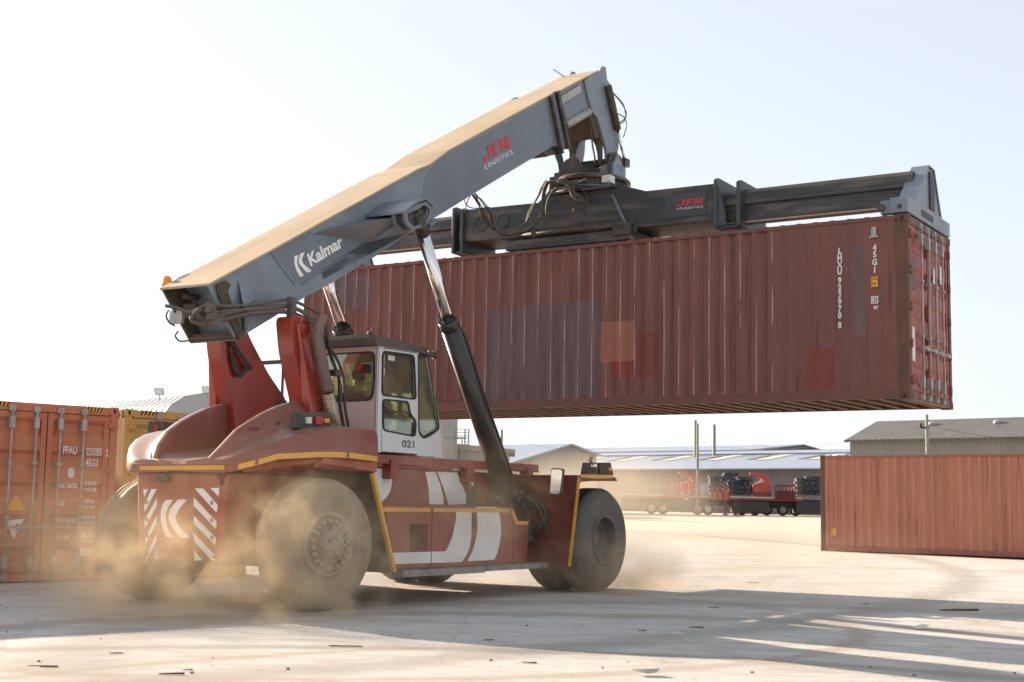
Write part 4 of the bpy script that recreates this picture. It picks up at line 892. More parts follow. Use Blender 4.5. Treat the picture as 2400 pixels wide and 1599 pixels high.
for x_ in (2.55, 3.15): ro.plate([ux(*p, 2.60)[1:] for p in ((1303, 367), (1306, 358), (1315, 358), (1319, 372), (1321, 383), (1338, 372), (1346, 362), (1355, 372), (1366, 388), (1398, 396), (1398, 404), (1330, 406), (1313, 408), (1310, 385))], [], trans, x_, x_+.07)
ro.cyl((2.5, -.30, 7.40), (2.5, -.30, 7.52), .09, 10); ro.box(2.30, -.42, 7.15, 2.55, -.16, 7.42)
ro.cyl((3.24, -.55, 7.80), (3.24, .55, 7.80), .10, 16)
ro.cyl((2.95, -.76, 7.30), (2.95, -.60, 7.30), .12, 12)
rot = B(ro, 'rotator', 'oily', bevel=.006)
q = MB(); q.box(3.0, .44, 7.42, 3.50, .56, 7.75); q.plate([(3.05, 7.75), (3.18, 7.95), (3.40, 7.72), (3.35, 7.5)], [], side, .50, .56); q.build('rotator_plate', 'greyl', rot, lat=True, bevel=.01)
q = MB(); q.box(2.42, .62, 7.22, 2.62, .80, 7.36); q.build('rotator_block', 'white', rot, lat=True, bevel=.01)
q = MB()
def cab_(pts, X, r=.012, jx=1.2, n=1, o=(960, 140, 3.734)):
    for c_ in range(n):
        P_ = []
        for i, (x, y) in enumerate(pts):
            j = 0 if n == 1 else 16; xx = X[i] if isinstance(X, (list, tuple)) else X
            P_.append(Vector(ux(o[0]+(x+random.uniform(-j, j))/o[2], o[1]+(y+random.uniform(-j, j)*.7)/o[2], xx-.02*c_)))
        q.tube(spline(P_, 6), r, 6)
XA = [-.8, .3, 1.2, 1.9, 2.16, 2.18]
cab_([(560, 1178), (600, 1270), (650, 1370), (700, 1450), (745, 1495), (790, 1512)], XA, .012, n=4)
cab_([(575, 1175), (630, 1240), (690, 1330), (720, 1400), (750, 1465), (800, 1505)], XA, .010, n=3)
cab_([(520, 1190), (480, 1230), (520, 1290), (600, 1300), (700, 1290)], [-.9, 0, 1.0, 1.8, 2.1], .010); cab_([(530, 1190), (500, 1260), (490, 1330), (520, 1390)], [-.9, .5, 1.8, 2.15], .010)
for k in range(26):
    x0 = 790+k*6.5; cab_([(x0, 1490), (x0+8, 1512), (x0+4, 1532), (x0-6, 1518)], 2.14, .012)
cab_([(780, 1512), (880, 1518), (960, 1512)], 2.18, .030)
cab_([(950, 1510), (1000, 1430), (1060, 1320), (1120, 1200), (1160, 1120), (1205, 1062)], 2.12, .012, n=4)
cab_([(955, 1520), (1060, 1480), (1130, 1390), (1160, 1270), (1170, 1170), (1200, 1070)], 2.10, .014, n=4)
cab_([(1190, 1075), (1240, 1062), (1310, 1068), (1350, 1075)], 2.2, .022, n=3)
cab_([(1300, 1062), (1360, 1080), (1400, 1150), (1430, 1200), (1480, 1235), (1530, 1240)], 2.12, .014, n=7)
cab_([(1310, 1050), (1380, 1060), (1420, 1120), (1450, 1180), (1520, 1220)], 2.10, .014, n=4)
cab_([(1300, 1100), (1225, 1190), (1193, 1310), (1225, 1410), (1320, 1447), (1400, 1400), (1440, 1300)], 2.14, .012)
cab_([(1450, 1080), (1500, 1130), (1550, 1190), (1560, 1290), (1570, 1370), (1610, 1415), (1670, 1410), (1740, 1385)], 2.16, .010)
cab_([(1470, 1290), (1500, 1350), (1520, 1400), (1480, 1440), (1440, 1455)], 2.2, .010); cab_([(1360, 1070), (1450, 1075), (1550, 1050)], 2.1, .022, n=2)
q.build('cable_bundle', 'hose', rot, lat=True)
q = MB(); q.bar((2.35, .78, 7.20), (2.20, 1.40, 6.05), .05, .035, (1, 0, 0)); q.tube(spline([(2.32, -.4, 7.17), (2.24, .1, 7.18), (2.24, .5, 7.16), (2.3, .82, 7.12)], 5), .02, 6); q.build('stay', 'grey', rot, lat=True)
# ---- spreader
sp_ = MB()
sp_.cur = 0
sp_.plate([(-2.44, 6.36), (-2.44, 6.99), (-.66, 6.96), (-.46, 7.14), (1.05, 7.12), (1.6, 6.94), (2.98, 6.93), (2.98, 6.27)], [], trans, 2.30, 2.36)
sp_.plate([(-2.44, 6.36), (-2.44, 6.99), (-.66, 6.96), (-.46, 7.14), (1.05, 7.12), (1.6, 6.94), (2.98, 6.93), (2.98, 6.27)], [], trans, 3.26, 3.32)
sp_.box(2.36, -2.44, 6.88, 3.26, 2.98, 6.92); sp_.box(2.36, -2.4, 6.36, 3.26, -1.0, 6.40); sp_.box(2.36, -1.0, 6.28, 3.26, 2.95, 6.33)
sp_.box(2.2, -.42, 7.06, 3.45, 1.0, 7.10); sp_.box(2.20, -1.3, 6.08, 3.36, 1.35, 6.26); sp_.box(2.28, -1.3, 6.2, 2.36, 1.4, 6.5)
spr = B(sp_, 'spreader', 'spread', bevel=.01)
q = MB(); q.cyl((2.20, -1.4, 6.34), (2.20, 1.20, 6.34), .055, 12); q.cyl((2.20, -.7, 6.34), (2.2, -.6, 6.34), .07, 12); q.cyl((2.2, .62, 6.34), (2.2, .72, 6.34), .07, 12); q.box(2.14, 1.0, 6.16, 2.32, 1.38, 6.36); q.build('side_shift_cylinder', 'oily', spr, lat=True)
q = MB()
for y, r_ in ((-1.92, .15), (-1.44, .14)): q.lathe([(r_, 0), (r_, -.012), (r_-.022, -.012), (r_-.022, 0)], (2.299, y, 6.68), (1, 0, 0), 24)
q.box(2.285, 1.98, 6.40, 2.302, 2.78, 6.82)
for y in (-.4, .05): q.box(2.28, y, 6.22, 2.302, y+.18, 6.34)
q.box(2.285, 1.15, 6.22, 2.302, 1.32, 6.5)
q.build('cover_plate', 'spreadgrey', spr, lat=True)
def X3(px, py, X): return Vector(ux(px, py, X))
def zx(x, y, ox, oy, s, X): return X3(ox+x/s, oy+y/s, X)
J = MB(); jfm(J, zx(420, 358, 1440, 360, 2.871, 2.282), zx(594, 341, 1440, 360, 2.871, 2.282), zx(424, 314, 1440, 360, 2.871, 2.282)); J.build('lettering', 'redletter', spr, lat=True)
J = MB(); fit_text(J, 'LOGISTICS', zx(420, 379, 1440, 360, 2.871, 2.282), zx(596, 363, 1440, 360, 2.871, 2.282), zx(421, 366, 1440, 360, 2.871, 2.282), bold=.0, thick=.002, spacing=1.25); J.build('lettering', 'whitebright', spr, lat=True)
q = MB()
for y0, y1, zt in ((-2.56, -2.50, 7.06), (-2.36, -2.30, 7.02), (2.94, 3.01, 7.02), (3.36, 3.43, 6.94)):
    q.plate([(2.22, 6.14), (2.22, zt-.04), (2.30, zt), (3.40, zt-.02), (3.40, 6.10)], [], lambda u, v, w: (u, w, v), y0, y1)
q.box(2.24, 3.03, 6.1, 2.30, 3.24, 6.9) if False else q.plate([(3.01, 6.16), (3.01, 6.90), (3.10, 6.6), (3.16, 6.35), (3.16, 6.16)], [], trans, 2.24, 2.27)
q.box(2.26, -2.50, 6.14, 3.4, -2.30, 6.18); q.box(2.26, 3.01, 6.12, 3.4, 3.42, 6.16)
for y in (-2.44,): 
    for z in [6.2+.035*k for k in range(22)]: q.cyl((2.215, y, z), (2.225, y, z), .007, 6) if False else None
q.build('beam_collar', 'spreadgrey', spr, lat=True, bevel=.008)
q = MB()
for y in [-.1+k*.045+3.1 for k in range(7)]: q.bar((2.5, y, 6.52), (2.5, y, 6.62), .012, .02)
q.tube(spline([(2.4, 3.2, 6.35), (2.35, 3.3, 6.2), (2.4, 3.36, 6.25), (2.4, 3.38, 6.55)], 5), .02, 6); q.tube(spline([(2.3, 3.05, 6.18), (2.3, 3.2, 6.1), (2.35, 3.4, 6.12)], 5), .012, 6); q.build('hose', 'hose', spr, lat=True)
for s, y0, y1 in ((1, 3.05, 6.32), (-1, -2.3, -5.55)):
    q = MB()
    X0, X1, dz = (2.44, 2.66, 0) if s > 0 else (2.44, 2.66, .13)
    prof = [(X0, 6.25), (X0, 6.52), (X0-.03, 6.535), (X0-.03, 6.57), (X0, 6.585), (X0, 6.74), (X0+.06, 6.81), (X1-.06, 6.81), (X1, 6.74), (X1, 6.25)]; prof = [(a, b+dz) for a, b in prof]
    q.plate(prof, [], lambda u, v, w: (u, w, v), y0, y1)
    q.cur = 1; q.box(X0, min(y0, y1), 6.215+dz, X1, max(y0, y1), 6.249+dz)
    arm = q.build('telescopic_beam', ['spread', 'dustgrey'], spr, lat=True, bevel=.008)
    # end beam with its gusset tower
    yi, yo = (6.20, 6.485) if s > 0 else (-5.70, -5.42)
    e = MB(); e.box(1.60, yi, 5.955, 4.02, yo, 6.20)
    yf = yo if s > 0 else yi
    tri = [(1.98, 6.20), (2.80, 6.93), (3.14, 6.93), (3.52, 6.20)]
    e.plate(tri, [], lambda u, v, w: (u, w, v), yi+.02, yi+.05); e.plate(tri, [], lambda u, v, w: (u, w, v), yo-.05, yo-.03)
    for a, b in (((1.98, 6.20), (2.80, 6.95)), ((3.52, 6.20), (3.14, 6.95)), ((2.80, 6.95), (3.14, 6.95))):
        e.hexa([(a[0], yi, a[1]), (a[0], yo, a[1]), (a[0]+.03, yo, a[1]), (a[0]+.03, yi, a[1])], [(b[0], yi, b[1]), (b[0], yo, b[1]), (b[0]+.03, yo, b[1]-.02), (b[0]+.03, yi, b[1]-.02)])
    for x in (1.66, 3.84): e.box(x-.02, yi-.16, 5.96, x+.12, yi, 6.17)
    eb = e.build('end_beam', 'greyl', spr, lat=True, bevel=.012)
    f = MB(); sl_ = rounded([(2.32, 6.02), (3.02, 6.02), (3.02, 6.13), (2.32, 6.13)], .05, 3); f.plate(sl_, [], lambda u, v, w: (u, w, v), yo-.01, yo+.004)
    f.box(2.88, yo-.02, 6.24, 3.12, yo+.002, 6.86)
    for x in (1.62,): f.plate([(yi+.09+.04*math.cos(a*.52), 6.04+.04*math.sin(a*.52)) for a in range(12)], [], lambda u, v, w: (1.597, u, v), 0, 0.0) if False else f.cyl((1.594, yi+.16, 6.05), (1.62, yi+.16, 6.05), .04, 12)
    f.cyl((1.58, yi-.14, 6.06), (1.66, yi-.14, 6.06), .06, 12)
    f.build('end_beam_slot', 'dark', eb, lat=True)
    f = MB(); f.box(1.975, yo-.052, 6.202, 3.52, yo-.0, 6.215); f.build('dust_ledge', 'dustgrey', eb, lat=True)
    for x in (1.66, 3.93):
        tw_ = MB(); tw_.cyl((x+.02, (yi+yo)/2+.02, 5.93), (x+.02, (yi+yo)/2+.02, 5.96), .04, 10); tw_.build('twistlock', 'oily', eb, lat=True)
# ---- lift cylinders
for s in (1, -1):
    q = MB(); T = Vector((-3.72, s*1.0, 5.40)); Cc = Vector((-2.92, s*1.0, 4.01)); Bt = Vector((-1.12, s*1.0, 1.33))
    q.cyl(T+(Cc-T)*.16, Cc+(Bt-Cc)*.1, .095, 24); rod = B(q, 'lift_cylinder_rod', 'chrome')
    q = MB(); q.cyl(T+(Cc-T)*-.02, T+(Cc-T)*.17, .105, 20); q.build('rod_eye', 'oily', rod, lat=True)
    q = MB(); d = (Bt-Cc).normalized(); q.cyl(Cc, Cc+d*.14, .150, 24); q.cyl(Cc+d*.14, Bt, .138, 24, r1=.16)
    for k in range(14): a = 2*math.pi*k/14; u_ = d.orthogonal().normalized(); v2 = d.cross(u_); p = Cc+(u_*math.cos(a)+v2*math.sin(a))*.125; q.cyl(p-d*.035, p, .014, 6)
    br = B(q, 'lift_cylinder_barrel', 'barrel')
    q = MB(); n_ = Vector((.84, 0, .54)); w_ = Vector((0, s*1.0, 0))
    for k in (0, 1): q.tube([Cc+d*.18+n_*.10+w_*(.06+.05*k), Cc+d*.35+n_*.185+w_*(.02+.05*k), Cc+d*1.3+n_*.17+w_*(.02+.05*k), Bt-d*.5+n_*.20+w_*(.02+.05*k), Bt-d*.12+n_*.16+w_*(.04+.05*k)], .022, 8)
    q.build('hose', 'hosed', br, lat=True)
q = MB()
base = zz([(430, 490), (500, 470), (480, 560)], 1120, 1060, 4.9)
for k, pts in enumerate(([(500, 500), (600, 505), (700, 580), (770, 690), (745, 850), (600, 930)], [(500, 515), (590, 530), (670, 600), (730, 720), (715, 850), (590, 880)], [(510, 590), (620, 600), (700, 680), (735, 760), (700, 880), (590, 950)],
                          [(500, 545), (610, 560), (690, 640), (780, 850), (785, 930), (720, 1005), (600, 1005)], [(510, 590), (570, 700), (600, 850), (590, 960)])):
    q.tube(spline([Vector(ux(*p, -1.10-.03*k)) for p in zz(pts, 1120, 1060, 4.9)], 6), .026 if k < 3 else .014, 8)
[q.ball(Vector(ux(*b_, -1.15)), r_, n=8) for b_, r_ in zip(base, (.09, .06, .07))]
[q.cyl(Vector(ux(*p, -1.2)), Vector(ux(*p, -1.05)), .05, 8) for p in zz([(575, 880), (580, 940), (600, 1000), (575, 1015)], 1120, 1060, 4.9)]
B(q, 'hose', 'hosed')
q = MB(); q.box(-1.5, .8, .9, -1.05, 1.02, 1.45); B(q, 'cylinder_mount', 'oily', bevel=.02)
# ---- big hoses at the boom foot
q = MB()
def hs(pts, lats, r): q.tube(spline([P3(360+a/3.734, 580+b/3.734, l) for (a, b), l in zip(pts, lats)], 6), r, 8)
hs([(100, 510), (200, 530), (330, 568), (470, 505), (640, 515), (800, 508), (960, 490), (1150, 460), (1300, 500), (1480, 600), (1520, 700)], [.0, .1, .3, .5, .55, .55, .57, .6, .65, .85, .95], .022)
hs([(640, 555), (450, 545), (375, 575), (375, 610), (480, 610), (640, 578), (800, 545), (980, 530), (1150, 510), (1300, 560), (1430, 660), (1500, 760)], [.5, .45, .42, .42, .48, .55, .57, .58, .62, .68, .85, .98], .026)
hs([(620, 520), (400, 560), (335, 610), (345, 650), (430, 668), (540, 655), (700, 610), (900, 575), (1150, 565), (1300, 610), (1400, 670), (1470, 760)], [.5, .45, .40, .40, .45, .52, .57, .6, .63, .7, .85, .98], .028)
hs([(600, 500), (480, 560), (400, 590), (500, 585), (640, 555), (1000, 540), (1180, 520), (1330, 590), (1450, 690)], [.45, .4, .4, .5, .56, .6, .63, .75, .92], .018)
hs([(130, 550), (110, 600), (140, 660), (185, 685)], [-.2, -.2, -.2, -.2], .012); hs([(215, 735), (190, 775), (230, 820), (310, 815)], [-.1, -.1, -.1, 0], .012)
for px, py, ht in ((505, 530, .06), (515, 590, .06), (540, 650, .05), (1215, 470, .05), (1215, 540, .05), (1215, 600, .05)):
    p = P3(360+px/3.734, 580+py/3.734, .60 if px < 1000 else .68); q.box(p[0]-.05, p[1]-.06, p[2]-ht, p[0]+.05, p[1]+.03, p[2]+ht)
B(q, 'hose', 'hose')
q = MB(); p = Vector(ux(391, 672, -7.0)); q.cyl(p+Vector((0, 0, -.06)), p, .05, 12); q.cur = 1; q.cyl(p, p+Vector((0, 0, .08)), .062, 14); q.ball(p+Vector((0, 0, .08)), .062, n=14)
B(q, 'beacon', ['dark', 'amber'])
q = MB(); p = Vector(uy(1325, 182, -.3)); q.bar(p, p+Vector((-.28, -.1, .10)), .012, .012); B(q, 'antenna', 'dark')
# ---- cab
CX = -4.30; HW = .80
cabm = MB(); win = rounded([(-.70, 2.74), (.72, 2.74), (.75, 3.0), (.74, 3.42), (-.70, 3.42)], .10)
cabm.plate([(-HW, 2.02), (HW, 2.02), (HW, 3.50), (-HW, 3.50)], [win], trans, CX, CX+.04)
cab = B(cabm, 'cab', 'cabrear', bevel=.008)
def C(m, name, mm, **k): return m.build(name, mm, cab, lat=True, **k)
dw1 = rounded(shrink(Lx(zz([(612, 483), (900, 522), (918, 928), (606, 888)], 740, 700, 3.92), .8), .0), .08)
dw2 = rounded(Lx(zz([(612, 922), (850, 950), (862, 1060), (918, 1120), (910, 1268), (615, 1212)], 740, 700, 3.92), .8), .07)
qw = rounded(Lx(zz([(938, 508), (1020, 512), (1134, 1190), (1060, 1250), (990, 1285), (945, 1230)], 740, 700, 3.92), .8), .06)
for s in (1, -1):
    m = MB(); a, b = (s*.76, s*.80)
    m.plate([(CX, 2.02), (CX, 3.50), (-4.175, 3.50), (-4.175, 2.02)], [], side, a, b)
    m.plate([(-3.33, 2.01), (-3.385, 3.49), (-3.15, 3.50), (-2.76, 2.43), (-2.70, 2.01)], [qw], side, a, b)
    m.box(CX, min(a, b), 3.49, -3.15, max(a, b), 3.52)
    C(m, 'cab_side', 'cabwhite')
    d = MB(); d.plate([(-4.165, 2.035), (-4.165, 3.475), (-3.395, 3.48), (-3.34, 2.035)], [dw1, dw2], side, s*.755, s*.806)
    d.box(-4.18, min(s*.8, s*.815), 2.25, -4.16, max(s*.8, s*.815), 2.33); d.box(-4.18, min(s*.8, s*.815), 3.1, -4.16, max(s*.8, s*.815), 3.2)
    dr = C(d, 'door', 'cabwhite')
    for h_ in (dw1, dw2):
        sl2 = MB(); sl2.plate(shrink(h_, -.012), [shrink(h_, .022)], side, s*.80, s*.815); sl2.build('seal', 'seal', dr, lat=True)
        g_ = MB(); g_.plate(h_, [], side, s*.778, s*.784); g_.build('window', 'glass', dr, lat=True)
    sl2 = MB(); sl2.plate(shrink(qw, -.012), [shrink(qw, .018)], side, s*.799, s*.812); C(sl2, 'seal', 'seal')
    g_ = MB(); g_.plate(qw, [], side, s*.778, s*.784); C(g_, 'window', 'glass')
    if s > 0:
        nb = MB(); fit_text(nb, '021', zp(792, 1368, 740, 700, 3.92, .808), zp(906, 1374, 740, 700, 3.92, .808), zp(792, 1298, 740, 700, 3.92, .808), bold=.03, thick=.002); nb.build('lettering', 'greyletter', dr, lat=True)
        q = MB(); a_ = Lx(zz([(880, 650), (888, 890), (870, 895), (850, 520)], 740, 700, 3.92), .77); q.box(a_[1][0]-.03, .74, a_[1][1], a_[1][0]+.0, .775, a_[0][1]+.15); q.build('window_bar', 'dark', dr, lat=True)
        q = MB(); a_ = zz([(665, 520), (725, 575)], 740, 700, 3.92); a_ = Lx(a_, .785); q.box(a_[0][0], .785, a_[1][1], a_[1][0], .787, a_[0][1]); q.build('window_sticker', 'lampglass', dr, lat=True)
sl2 = MB(); sl2.plate(shrink(win, -.012), [shrink(win, .022)], trans, CX-.012, CX+.004); C(sl2, 'seal', 'seal')
g_ = MB(); g_.plate(win, [], trans, CX+.018, CX+.024); C(g_, 'window', 'glassr', label='large rear window')
g_ = MB(); g_.hexa([(-2.775, -.76, 2.43), (-2.775, .76, 2.43), (-2.765, .76, 2.43), (-2.765, -.76, 2.43)], [(-3.155, -.76, 3.49), (-3.155, .76, 3.49), (-3.145, .76, 3.49), (-3.145, -.76, 3.49)]); C(g_, 'windscreen', 'glass')
g_ = MB(); g_.bar((-2.762, .79, 2.42), (-3.142, .79, 3.50), .012, .03, (1, 0, 0)); g_.bar((-2.762, -.79, 2.42), (-3.142, -.79, 3.50), .012, .03, (1, 0, 0)); g_.hexa([(-2.72, -.76, 2.02), (-2.72, .76, 2.02), (-2.69, .76, 2.02), (-2.69, -.76, 2.02)], [(-2.79, -.76, 2.42), (-2.79, .76, 2.42), (-2.76, .76, 2.42), (-2.76, -.76, 2.42)]); C(g_, 'front_panel', 'cabwhite')
rf = MB(); vs = []
prof = [(-4.42, 3.60), (-4.38, 3.66), (-3.84, 3.655), (-3.37, 3.60), (-3.02, 3.54), (-2.98, 3.49)]
for x, z in prof:
    k = .72 if x > -4.4 else .80
    vs += [(x, -.84, 3.50 if x < -3.1 else 3.475), (x, -.84+(.84-k)*.4, z-.02), (x, -k+.04, z), (x, k-.04, z), (x, .84-(.84-k)*.4, z-.02), (x, .84, 3.50 if x < -3.1 else 3.475)]
n = len(prof); fs = [(i*6+j, i*6+j+1, (i+1)*6+j+1, (i+1)*6+j) for i in range(n-1) for j in range(5)]+[(i*6+5, i*6, (i+1)*6, (i+1)*6+5) for i in range(n-1)]+[tuple(range(6)), tuple((n-1)*6+j for j in range(6))]
rf.add(vs, fs); rf.cyl((-3.05, .74, 3.52), (-2.93, .80, 3.50), .045, 10); rf.cyl((-2.96, .78, 3.50), (-2.92, .80, 3.50), .06, 10); rf.box(-3.2, .7, 3.54, -3.1, .78, 3.60)
roof = C(rf, 'cab_roof', 'cabroof')
q = MB(); q.tube([(-4.28, .63, 3.66), (-4.24, .63, 3.76), (-4.05, .64, 3.90), (-3.55, .70, 4.35)], .006, 5, r1=.002); q.ball((-4.28, .63, 3.68), .04, n=8); q.build('antenna', 'dark', roof, lat=True)
q = MB(); q.box(CX+.04, -.76, 2.03, -2.75, .76, 2.06); q.box(-4.2, -.3, 2.06, -3.55, .3, 2.45); q.box(-3.25, -.7, 2.06, -2.85, .7, 2.40)
q.box(-4.22, -.7, 2.62, -4.05, .70, 2.66); q.box(-4.2, .28, 2.66, -4.05, .62, 2.80); q.ball((-4.12, .55, 2.76), .12, .8, 1.2, .6, n=10)
q.box(-3.98, .32, 2.45, -3.5, .46, 2.68); q.box(-3.98, -.46, 2.45, -3.5, -.32, 2.68); q.bar((-3.3, 0, 2.4), (-3.38, 0, 2.78), .08, .08, (0, 1, 0))
q.tube([(-3.42+.09*math.cos(a*.524), .19*math.sin(a*.524), 2.80-.07*math.cos(a*.524)) for a in range(13)], .014, 6)
q.box(-3.5, .55, 2.06, -3.1, .72, 2.5); q.box(CX+.04, -.76, 3.42, -3.2, .76, 3.49)
C(q, 'cab_interior', 'dark')
q = MB(); q.box(-4.16, -.12, 2.32, -4.04, .34, 2.84); q.box(-4.12, -.12, 2.16, -3.6, .34, 2.30); q.plate(rounded([(-.02, 2.85), (.24, 2.85), (.23, 2.98), (-.01, 2.98)], .04), [], trans, -4.14, -4.06); C(q, 'seat', 'dark', bevel=.03)
q = MB(); p0 = P3(740+630/3.92, 700+1000/3.92, .72); p1 = P3(740+850/3.92, 700+1082/3.92, .72); q.bar(p0, p1, .03, .022); C(q, 'grab_strap', 'labelyellow')
q = MB(); a = [ux(*p, -4.34)[1:] for p in zz([(362, 605), (505, 605), (508, 690), (370, 680)], 740, 700, 3.92)]; ar = rounded(a, .04); q.plate(ar, [], trans, -4.355, -4.335); q.cur = 1; q.plate(shrink(ar, .012), [], trans, -4.358, -4.354); C(q, 'mirror', ['seal', 'mirrorm'])
# ------------------------------------------------------------------ driver
def skinned(name, pts, edges, radii, m, parent=None, sub=1):
    me = bpy.data.meshes.new(name); me.from_pydata(pts, edges, []); o = bpy.data.objects.new(name, me); COL.objects.link(o)
    s = o.modifiers.new('skin', 'SKIN'); s.use_smooth_shade = True
    for i, r in enumerate(radii):
        v = me.skin_vertices[0].data[i]; v.radius = (r, r) if not isinstance(r, tuple) else r; v.use_root = (i == 0)
    if sub: ss = o.modifiers.new('sub', 'SUBSURF'); ss.levels = sub; ss.render_levels = sub
    bpy.context.view_layer.update()
    dg = bpy.context.evaluated_depsgraph_get(); nm = bpy.data.meshes.new_from_object(o.evaluated_get(dg))
    o.modifiers.clear(); o.data = nm; nm.materials.clear(); nm.materials.append(mt[m])
    for p in nm.polygons: p.use_smooth = True
    if parent: o.parent = parent
    return o
mt['skin'] = mat('skin', (.36, .20, .14), (.32, .17, .12), 8, rough=.55)
mt['shirt'] = mat('work_shirt', (.62, .57, .47), (.55, .50, .42), 6, rough=.8)
mt['trouser'] = mat('dark_trousers', (.04, .045, .06), (.03, .035, .045), 6, rough=.85)
mt['hair'] = mat('dark_hair', (.02, .015, .012), rough=.8)
hp = (-3.86, 0, 2.42)
pts = [hp, (-3.90, 0, 2.60), (-3.92, 0, 2.80), (-3.90, 0, 2.93), (-3.88, 0, 3.03), (-3.86, 0, 3.12),
       (-3.90, .19, 2.86), (-3.78, .25, 2.62), (-3.55, .19, 2.72), (-3.90, -.19, 2.86), (-3.78, -.25, 2.62), (-3.55, -.19, 2.72),
       (-3.80, .10, 2.42), (-3.42, .14, 2.46), (-3.34, .14, 2.14), (-3.22, .14, 2.09), (-3.80, -.10, 2.42), (-3.42, -.14, 2.46), (-3.34, -.14, 2.14), (-3.22, -.14, 2.09)]
ed = [(0, 1), (1, 2), (2, 3), (3, 4), (4, 5), (2, 6), (6, 7), (7, 8), (2, 9), (9, 10), (10, 11), (0, 12), (12, 13), (13, 14), (14, 15), (0, 16), (16, 17), (17, 18), (18, 19)]
rd = [(.14, .11), (.13, .10), (.15, .10), .055, .085, .095, .055, .042, .028, .055, .042, .028, .085, .06, .042, .035, .085, .06, .042, .035]
for s, w_ in ((1, 8), (-1, 11)):
    b = pts[w_]
    for k in range(5):
        i0 = len(pts); y = b[1]+s*(-.03+.015*k); L_ = (.05, .07, .075, .07, .055)[k]
        pts += [(b[0]+.035, y, b[2]+.01), (b[0]+.035+L_*.6, y, b[2]+.0), (b[0]+.03+L_*.8, y, b[2]-.03)]
        ed += [(w_, i0), (i0, i0+1), (i0+1, i0+2)]; rd += [.010, .009, .008]
drv = skinned('person', pts, ed, rd, 'skin')
drv.location = O+SV*.13; drv.rotation_euler = (0, 0, math.pi/2-YAW)
tag(drv, 'driver in a pale work shirt sitting at the wheel behind the dusty cab glass', 'person')
def cloth(name, idx, grow, m):
    mp = {j: i for i, j in enumerate(idx)}; e2 = [(mp[a], mp[b]) for a, b in ed if a in mp and b in mp]
    r2 = [tuple(x+grow for x in rd[j]) if isinstance(rd[j], tuple) else rd[j]+grow for j in idx]
    return skinned(name, [pts[j] for j in idx], e2, r2, m, drv)
cloth('shirt', [1, 2, 6, 7, 9, 10], .018, 'shirt'); cloth('trousers', [0, 12, 13, 14, 16, 17, 18], .014, 'trouser')
q = MB(); q.ball((-3.885, 0, 3.145), .105, .95, .92, 1.0, n=14); q.build('hair', 'hair', drv)
q = MB()
for s in (1, -1): q.ball((-3.765, s*.032, 3.12), .012, n=8)
q.build('eye', 'dark', drv); q = MB(); q.ball((-3.755, 0, 3.09), .016, n=8); q.ball((-3.765, 0, 3.045), .02, .5, 1.2, .4, n=8)
for s in (1, -1): q.ball((-3.865, s*.095, 3.10), .022, .8, .5, 1.3, n=8)
q.build('nose_and_mouth', 'skin', drv)
# ------------------------------------------------------------------ ground
def zg(x, y):
    d = y
    k = [(-50, 0), (25, 0), (43, .12), (75, .42), (117, .80), (170, 1.0), (3000, 1.0)]
    for (a, za), (b, zb) in zip(k[:-1], k[1:]):
        if a <= d <= b: t = (d-a)/(b-a); return za+(zb-za)*t
    return 0
ys = [-30+2*i for i in range(45)]+[60+6*i for i in range(20)]+[180, 220, 300, 420, 700, 1200, 1800]
xs = [-900, -500, -300, -200, -120, -80]+[-60+4*i for i in range(31)]+[70, 90, 130, 200, 300, 500, 900]
g = MB(); g.v = [(x, y, zg(x, y)+(random.uniform(-.006, .006) if y < 60 else 0)) for y in ys for x in xs]; nx = len(xs)
g.f = [(j*nx+i, j*nx+i+1, (j+1)*nx+i+1, (j+1)*nx+i) for j in range(len(ys)-1) for i in range(nx-1)]; g.mi = [0]*len(g.f); g.sm = [True]*len(g.f)
gm = bpy.data.materials.new('yard_ground'); gm.use_nodes = True; nt = gm.node_tree; N = nt.nodes; Lk = nt.links; bs = N['Principled BSDF']; bs.inputs['Roughness'].default_value = .9; bs.inputs['Specular IOR Level'].default_value = .25
tc = N.new('ShaderNodeTexCoord')
def gn(scale, st=(1, 1, 1), rot=0, det=8, off=0, rgh=.6):
    mp = N.new('ShaderNodeMapping'); mp.inputs['Scale'].default_value = st; mp.inputs['Rotation'].default_value = (0, 0, rot); mp.inputs['Location'].default_value = (off, off*.7, 0)
    Lk.new(tc.outputs['Object'], mp.inputs[0]); n = N.new('ShaderNodeTexNoise'); n.inputs['Scale'].default_value = scale; n.inputs['Detail'].default_value = det; n.inputs['Roughness'].default_value = rgh
    Lk.new(mp.outputs[0], n.inputs['Vector']); return n.outputs['Fac']
def ramp(fac, a, b, c=0., d=1.):
    r = N.new('ShaderNodeMapRange'); r.inputs[1].default_value = a; r.inputs[2].default_value = b; r.inputs[3].default_value = c; r.inputs[4].default_value = d; Lk.new(fac, r.inputs[0]); return r.outputs[0]
def mixc(f, a, b):
    m = N.new('ShaderNodeMix'); m.data_type = 'RGBA'
    for k, s in ((6, a), (7, b)):
        if isinstance(s, tuple): m.inputs[k].default_value = (*s, 1)
        else: Lk.new(s, m.inputs[k])
    Lk.new(f, m.inputs[0]); return m.outputs[2]
c = mixc(ramp(gn(.35), .35, .65), (.61, .592, .57), (.53, .508, .478))
c = mixc(ramp(gn(1.3, det=10), .42, .7, 0, .6), c, (.66, .64, .61))
c = mixc(ramp(gn(.42, (1, 2.6, 1), rad(17), off=3), .54, .68, 0, .55), c, (.37, .335, .295))         # tyre tracks swept by traffic
c = mixc(ramp(gn(.30, (2.2, 1.0, 1), rad(-8), off=9), .57, .70, 0, .5), c, (.36, .31, .26))
c = mixc(ramp(gn(.8, (1, 5, 1), rad(31), off=13, rgh=.72), .52, .68, 0, .55), c, (.36, .32, .275))
